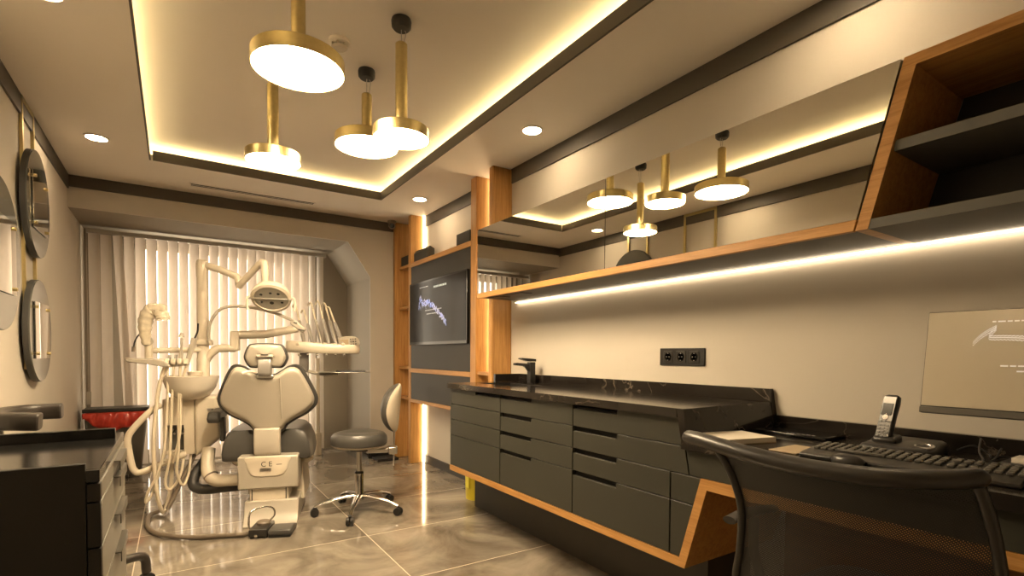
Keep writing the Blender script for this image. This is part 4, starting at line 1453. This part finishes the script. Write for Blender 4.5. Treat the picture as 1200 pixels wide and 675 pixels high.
# long curved arm with control head
ar = smooth_path([(-.468, .52, 1.235), (-.466, .51, 1.30), (-.445, .50, 1.39), (-.365, .49, 1.478), (-.21, .47, 1.488), (-.037, .44, 1.452), (.08, .40, 1.405), (.125, .38, 1.382)], 6)
ca_ = MB().tube(ar, .011, 12).build('curved_arm', M['white'], dc, **LB)
MB().obox((.150, .355, 1.350), (.115, .03, .045), Matrix.Rotation(R(38), 3, 'Y')).build('control_head', M['white'], ca_, bevel=.012, seg=3, **LB)
ch = MB()
ch.obox((.132, .338, 1.372), (.026, .004, .008), Matrix.Rotation(R(10), 3, 'Y')).obox((.172, .338, 1.322), (.042, .004, .009), Matrix.Rotation(R(10), 3, 'Y'))
ch.build('control_slots', M['black'], ca_, bevel=.001, **LB)
# assistant side: horizontal arm, wrapped device, tray
MB().cyl((-.86, .50, 1.163), (-.53, .58, 1.172), .020).build('assistant_arm', M['cream'], dc, **LB)
MB().cyl((-.832, .48, 1.09), (-.832, .48, 1.215), .024).build('arm_stub', M['cream'], dc, **LB)
wr = smooth_path([(-.838, .46, 1.205), (-.842, .45, 1.29), (-.835, .44, 1.37), (-.805, .43, 1.435), (-.765, .43, 1.445), (-.735, .43, 1.41), (-.728, .43, 1.375)], 5)
wo = MB().tube(wr, [.026 + .018 * min(1, i / 9) + .004 * math.sin(i * 2.1) for i in range(len(wr))], 18).build('wrapped_camera', M['wrap'], dc, angle=70, **LB)
MB().box(-.815, -.705, .385, .475, 1.425, 1.487).build('wrapped_head', M['wrap'], wo, bevel=.02, seg=3, **LB)
MB().cyl((-.832, .48, 1.215), (-.838, .465, 1.235), .034).build('wrap_band', M['white'], wo, **LB)
cbk = MB().tube(smooth_path([(-.848, .44, 1.285), (-.875, .435, 1.27), (-.897, .43, 1.225), (-.905, .43, 1.18)]), .005, 8).build('camera_cable', M['black'], wo, **LB)
MB().cyl((-.905, .43, 1.19), (-.908, .43, 1.155), .010, n=12).build('cable_plug', M['hose'], wo, **LB)
tr = MB()
sec = [(-.915, 1.112), (-.73, 1.106), (-.69, 1.095), (-.655, 1.068), (-.652, 1.052), (-.67, 1.050), (-.72, 1.058), (-.78, 1.070), (-.905, 1.085)]
tr.prism(sec, 'y', .30, .52)
tr.build('assistant_tray', M['white'], dc, bevel=.008, seg=3, **LB)
for i, s_ in enumerate((-.678, -.640, -.602, -.566)):
    hb = MB().obox((s_, .345, 1.085), (.030, .07, .042), Matrix.Rotation(R(-12), 3, 'X')).build('handpiece_holder', M['cream'], dc, bevel=.008, **LB)
    if i == 1 or i == 0:
        MB().cyl((s_ + .006, .34, 1.06), (s_ + .012, .35, 1.135), .011, .009, n=14).build('handpiece', M['steel'], hb, **LB)
    elif i == 2:
        MB().tube(smooth_path([(s_ - .004, .34, 1.06), (s_ + .004, .35, 1.15), (s_ + .006, .355, 1.25)]), [.013] * 7 + [.009] * 5 + [.012], 12).build('handpiece', M['white'], hb, **LB)
        MB().cyl((s_ + .006, .355, 1.255), (s_ + .006, .355, 1.285), .017, .012, n=14).build('suction_tip', M['white'], hb, **LB)
    else:
        MB().tube(smooth_path([(s_ - .0, .34, 1.06), (s_ + .02, .36, 1.15), (s_ + .045, .37, 1.25)]), [.016] * 7 + [.020] * 6, 12).build('handpiece', M['white'], hb, **LB)
        MB().tube(smooth_path([(s_ + .045, .37, 1.25), (s_ + .062, .375, 1.30), (s_ + .066, .375, 1.355)]), .006, 8).build('syringe_tip', M['black'], hb, **LB)
random.seed(9)
hoses = [[(-.690, .35, 1.065), (-.735, .35, .90), (-.765, .34, .55), (-.755, .34, .25), (-.735, .36, .075), (-.72, .40, .06), (-.70, .45, .20), (-.70, .50, .44)],
         [(-.676, .34, 1.065), (-.682, .34, .80), (-.700, .33, .50), (-.745, .33, .32), (-.80, .33, .20), (-.815, .34, .13), (-.78, .36, .20), (-.73, .44, .44)],
         [(-.640, .34, 1.065), (-.655, .34, .80), (-.668, .33, .45), (-.70, .34, .26), (-.67, .35, .21), (-.62, .38, .30), (-.615, .46, .44)],
         [(-.602, .34, 1.065), (-.615, .34, .75), (-.615, .33, .48), (-.63, .34, .33), (-.60, .36, .23), (-.575, .40, .30), (-.58, .48, .44)],
         [(-.566, .34, 1.065), (-.60, .34, .88), (-.606, .33, .60), (-.655, .35, .40), (-.665, .40, .45)]]
for i, hp in enumerate(hoses):
    MB().tube(smooth_path(hp, 7), .013 if i == 0 else .0085, 10).build('hose', M['ivory'], dc, **LB)
MB().tube(smooth_path([(-.56, .50, .42), (-.58, .46, .36), (-.62, .42, .26), (-.66, .38, .15), (-.69, .35, .07)], 6), .014, 10).build('drain_hose', M['hose'], dc, **LB)
MB().tube(smooth_path([(-.735, .40, .79), (-.80, .37, .74), (-.89, .35, .63), (-.918, .35, .57), (-.915, .35, .50), (-.90, .35, .40), (-.885, .35, .355), (-.85, .355, .335), (-.75, .38, .375), (-.60, .44, .435)], 5), .021, 14).build('bent_handle', M['cream'], dc, **LB)
# pipes to the chair
MB().tube(smooth_path([(-.46, .46, .46), (-.458, .42, .39), (-.445, .37, .31), (-.40, .33, .262), (-.33, .32, .255), (-.20, .32, .258)], 6), .043, 18).build('white_elbow', M['cream'], dc, **LB)
MB().lathe([(.044, -.006), (.048, -.004), (.048, .004), (.044, .006)], (-.425, .352, .285), (.5, -.4, -.6), 24).build('elbow_seam', M['hose'], dc, **LB)
MB().tube(smooth_path([(-.50, .60, .40), (-.52, .55, .34), (-.56, .48, .265), (-.55, .44, .20), (-.48, .42, .178), (-.36, .40, .188), (-.19, .40, .195)], 6), .036, 16).build('dark_elbow', M['dvinyl'], dc, **LB)
# right side: arm to the instrument table
MB().tube(smooth_path([(-.51, .60, 1.09), (-.487, .60, 1.13), (-.445, .61, 1.175), (-.39, .62, 1.186), (-.318, .63, 1.187)], 5), .030, 14).build('lower_swing_arm', M['cream'], dc, **LB)
MB().box(-.352, -.290, .60, .68, 1.165, 1.315).build('swing_joint', M['cream'], dc, bevel=.014, seg=3, **LB)
MB().tube([(-.30, .645, 1.288), (-.12, .70, 1.298), (.10, .80, 1.352)], .032, 14).build('upper_swing_arm', M['cream'], dc, **LB)
tb = MB()
out = closed_smooth([(.02, .72, 0), (.10, .66, 0), (.30, .65, 0), (.50, .66, 0), (.575, .70, 0), (.585, .80, 0), (.55, .95, 0), (.30, .98, 0), (.06, .95, 0)], 4)
rings = []
for z, s_ in ((1.150, .93), (1.158, .98), (1.185, 1.0), (1.215, .985), (1.225, .95)):
    rings.append([Vector((.30 + (p.x - .30) * s_, .81 + (p.y - .81) * s_, z + .03 * (1 - min(1, p.x / .35)) * (1 if z > 1.2 else .3))) for p in out])
tb.loft(rings)
tbo = tb.build('instrument_table', M['cream'], dc, angle=50, **LB)
for i in range(6):
    s_ = .115 + i * .068
    MB().cyl((s_ + .01, .668, 1.150), (s_ + .01, .655, 1.136), .008, n=10).build('table_knob', M['white'], tbo, **LB)
    MB().box(s_ - .012, s_ + .016, .655, .72, 1.215, 1.236).build('instrument_rest', M['cream'], tbo, bevel=.005, **LB)
ends = [(.085, 1.545, .165, 1.225), (.150, 1.50, .225, 1.225), (.205, 1.56, .292, 1.225), (.262, 1.575, .352, 1.225), (.312, 1.56, .405, 1.225), (.345, 1.53, .455, 1.225)]
for i, (sa, za, sb_, zb_) in enumerate(ends):
    a = Vector((sa, .86, za))
    b_ = Vector((sb_, .68, zb_))
    ins = MB().tube([b_ + (b_ - a) * .02, b_.lerp(a, .20), b_.lerp(a, .55), b_.lerp(a, .60)], [.010, .016, .013, .009], 12).build('instrument', M['steel'] if i % 2 == 0 else M['silver'], dc, **LB)
    MB().tube(smooth_path([b_.lerp(a, .58), b_.lerp(a, .8), a, a + Vector((-.016, .03, .010)), a + Vector((-.030, .05, -.012))], 5), .0072, 8).build('instrument_hose', M['ivory'], ins, **LB)
cpn = MB()
pr_ = closed_smooth([(-.078, 0, .02), (-.07, 0, .042), (.04, 0, .042), (.082, 0, .01), (.078, 0, -.035), (.0, 0, -.042), (-.07, 0, -.042), (-.078, 0, -.02)], 4)
mcp = Matrix.Translation((.497, .70, 1.248)) @ Matrix.Rotation(R(6), 4, 'X') @ Matrix.Rotation(R(-6), 4, 'Y')
cpn.loft([[mcp @ Vector((p.x * s_, dy, p.z * s_)) for p in pr_] for dy, s_ in ((-.018, .93), (-.012, 1.0), (.014, 1.0), (.02, .94))])
cpo = cpn.build('control_panel', M['white'], dc, angle=50, **LB)
dsp = MB()
dsp.obox(mcp @ Vector((-.03, -.0185, 0)), (.06, .003, .045), mcp.to_3x3())
dsp.build('panel_display', M['tan'], cpo, bevel=.001, **LB)
for i in range(3):
    for j in range(3):
        MB().obox(mcp @ Vector((.020 + i * .018, -.0185, .02 - j * .02)), (.012, .004, .012), mcp.to_3x3()).build('panel_key', M['darksteel'] if (i, j) != (1, 1) else M['black'], cpo, bevel=.002, **LB)
# bracket and small tray below the table
MB().box(.12, .19, .72, .80, 1.0, 1.155).build('table_bracket', M['silver'], dc, bevel=.012, seg=3, **LB)
MB().tube(smooth_path([(.16, .75, 1.02), (.22, .73, 1.0), (.30, .71, .985), (.42, .70, .988)], 5), .017, 12, .8).build('tray_arm', M['white'], dc, **LB)
MB().loft([[Vector((x, y, z)) for x, y in ((.27, .60), (.66, .60), (.66, .86), (.27, .86))] for z in (.998, 1.004)]).build('steel_tray', M['steel'], dc, bevel=.002, **LB)
MB().box(.40, .63, .605, .84, 1.005, 1.014).build('tray_liner', M['traydark'], dc, bevel=.003, **LB)

# ------------------------------------------------------------------ foot control on the floor
fcn = thing('foot_control', 'grey foot pedal with chrome hoop and long brown hose on the floor', 'foot pedal', (.52, 3.56, 0), R(-22))
MB().box(-.125, -.015, -.085, .10, .010, .058).build('switch_box', M['plastic'], fcn, bevel=.008, seg=3, local=True)
MB().prism([(-.095, .018), (-.090, .050), (.02, .052), (.085, .036), (.105, .018)], 'x', -.012, .125).build('pedal', M['vinyl'], fcn, bevel=.010, seg=3, local=True)
MB().box(-.01, .12, -.09, .10, .002, .016).build('pedal_base', M['black'], fcn, bevel=.004, local=True)
hp = MB()
hp.tube(smooth_path([(-.126, -.05, .03), (-.132, -.05, .09), (-.13, -.03, .145), (-.10, .0, .165), (-.05, .04, .165), (-.015, .06, .145), (-.01, .07, .10), (-.04, .06, .065)], 6), .006, 10)
hp.build('chrome_hoop', M['chrome'], fcn, local=True)
MB().lathe([(0, .058), (.042, .058), (.042, .070), (.034, .078), (0, .078)], (-.066, .03, 0), n=28).build('round_pedal', M['hose'], fcn, local=True)
MB().lathe([(0, 0), (.010, 0), (.010, .012), (0, .014)], (-.080, -.085, .022), (0, -1, 0), 16).build('front_knob', M['chrome'], fcn, local=True)
for a, b_ in ((-.11, -.07), (-.03, -.07), (.1, -.07), (-.11, .08), (.1, .08)):
    MB().cyl((a, b_, 0), (a, b_, .012), .012, n=12).build('rubber_foot', M['black'], fcn, local=True)
hz = smooth_path([(.43, 3.60, .03), (.36, 3.585, .018), (.22, 3.64, .018), (.10, 3.685, .018), (.0, 3.76, .018), (-.09, 3.87, .018), (-.145, 4.02, .018), (-.16, 4.20, .018), (-.15, 4.36, .018), (-.09, 4.43, .03), (-.03, 4.45, .10), (-.02, 4.46, .20)], 7)
MB().tube(hz, .0145, 12).build('hose', M['hose'], fcn)

# ------------------------------------------------------------------ world and view
wd = bpy.data.worlds.new('world')
SC.world = wd
wd.use_nodes = True
nt = wd.node_tree
bg = nt.nodes['Background']
sky = nt.nodes.new('ShaderNodeTexSky')
sky.sky_type = 'HOSEK_WILKIE'
sky.sun_direction = (.2, -.6, .5)
sky.turbidity = 6
mixn = nt.nodes.new('ShaderNodeMixRGB')
mixn.inputs['Fac'].default_value = .8
mixn.inputs['Color2'].default_value = (1.0, .80, .60, 1)
nt.links.new(sky.outputs['Color'], mixn.inputs['Color1'])
nt.links.new(mixn.outputs['Color'], bg.inputs['Color'])
bg.inputs['Strength'].default_value = 4.8

vs = SC.view_settings
vs.view_transform = 'Standard'
vs.look = 'None'
vs.gamma = 1
vs.exposure = 1.3
vs.use_curve_mapping = False
SC.cycles.max_bounces = 10
SC.cycles.diffuse_bounces = 6
SC.cycles.transparent_max_bounces = 12
SC.cycles.caustics_reflective = False
SC.cycles.caustics_refractive = False
SC.cycles.use_denoising = True
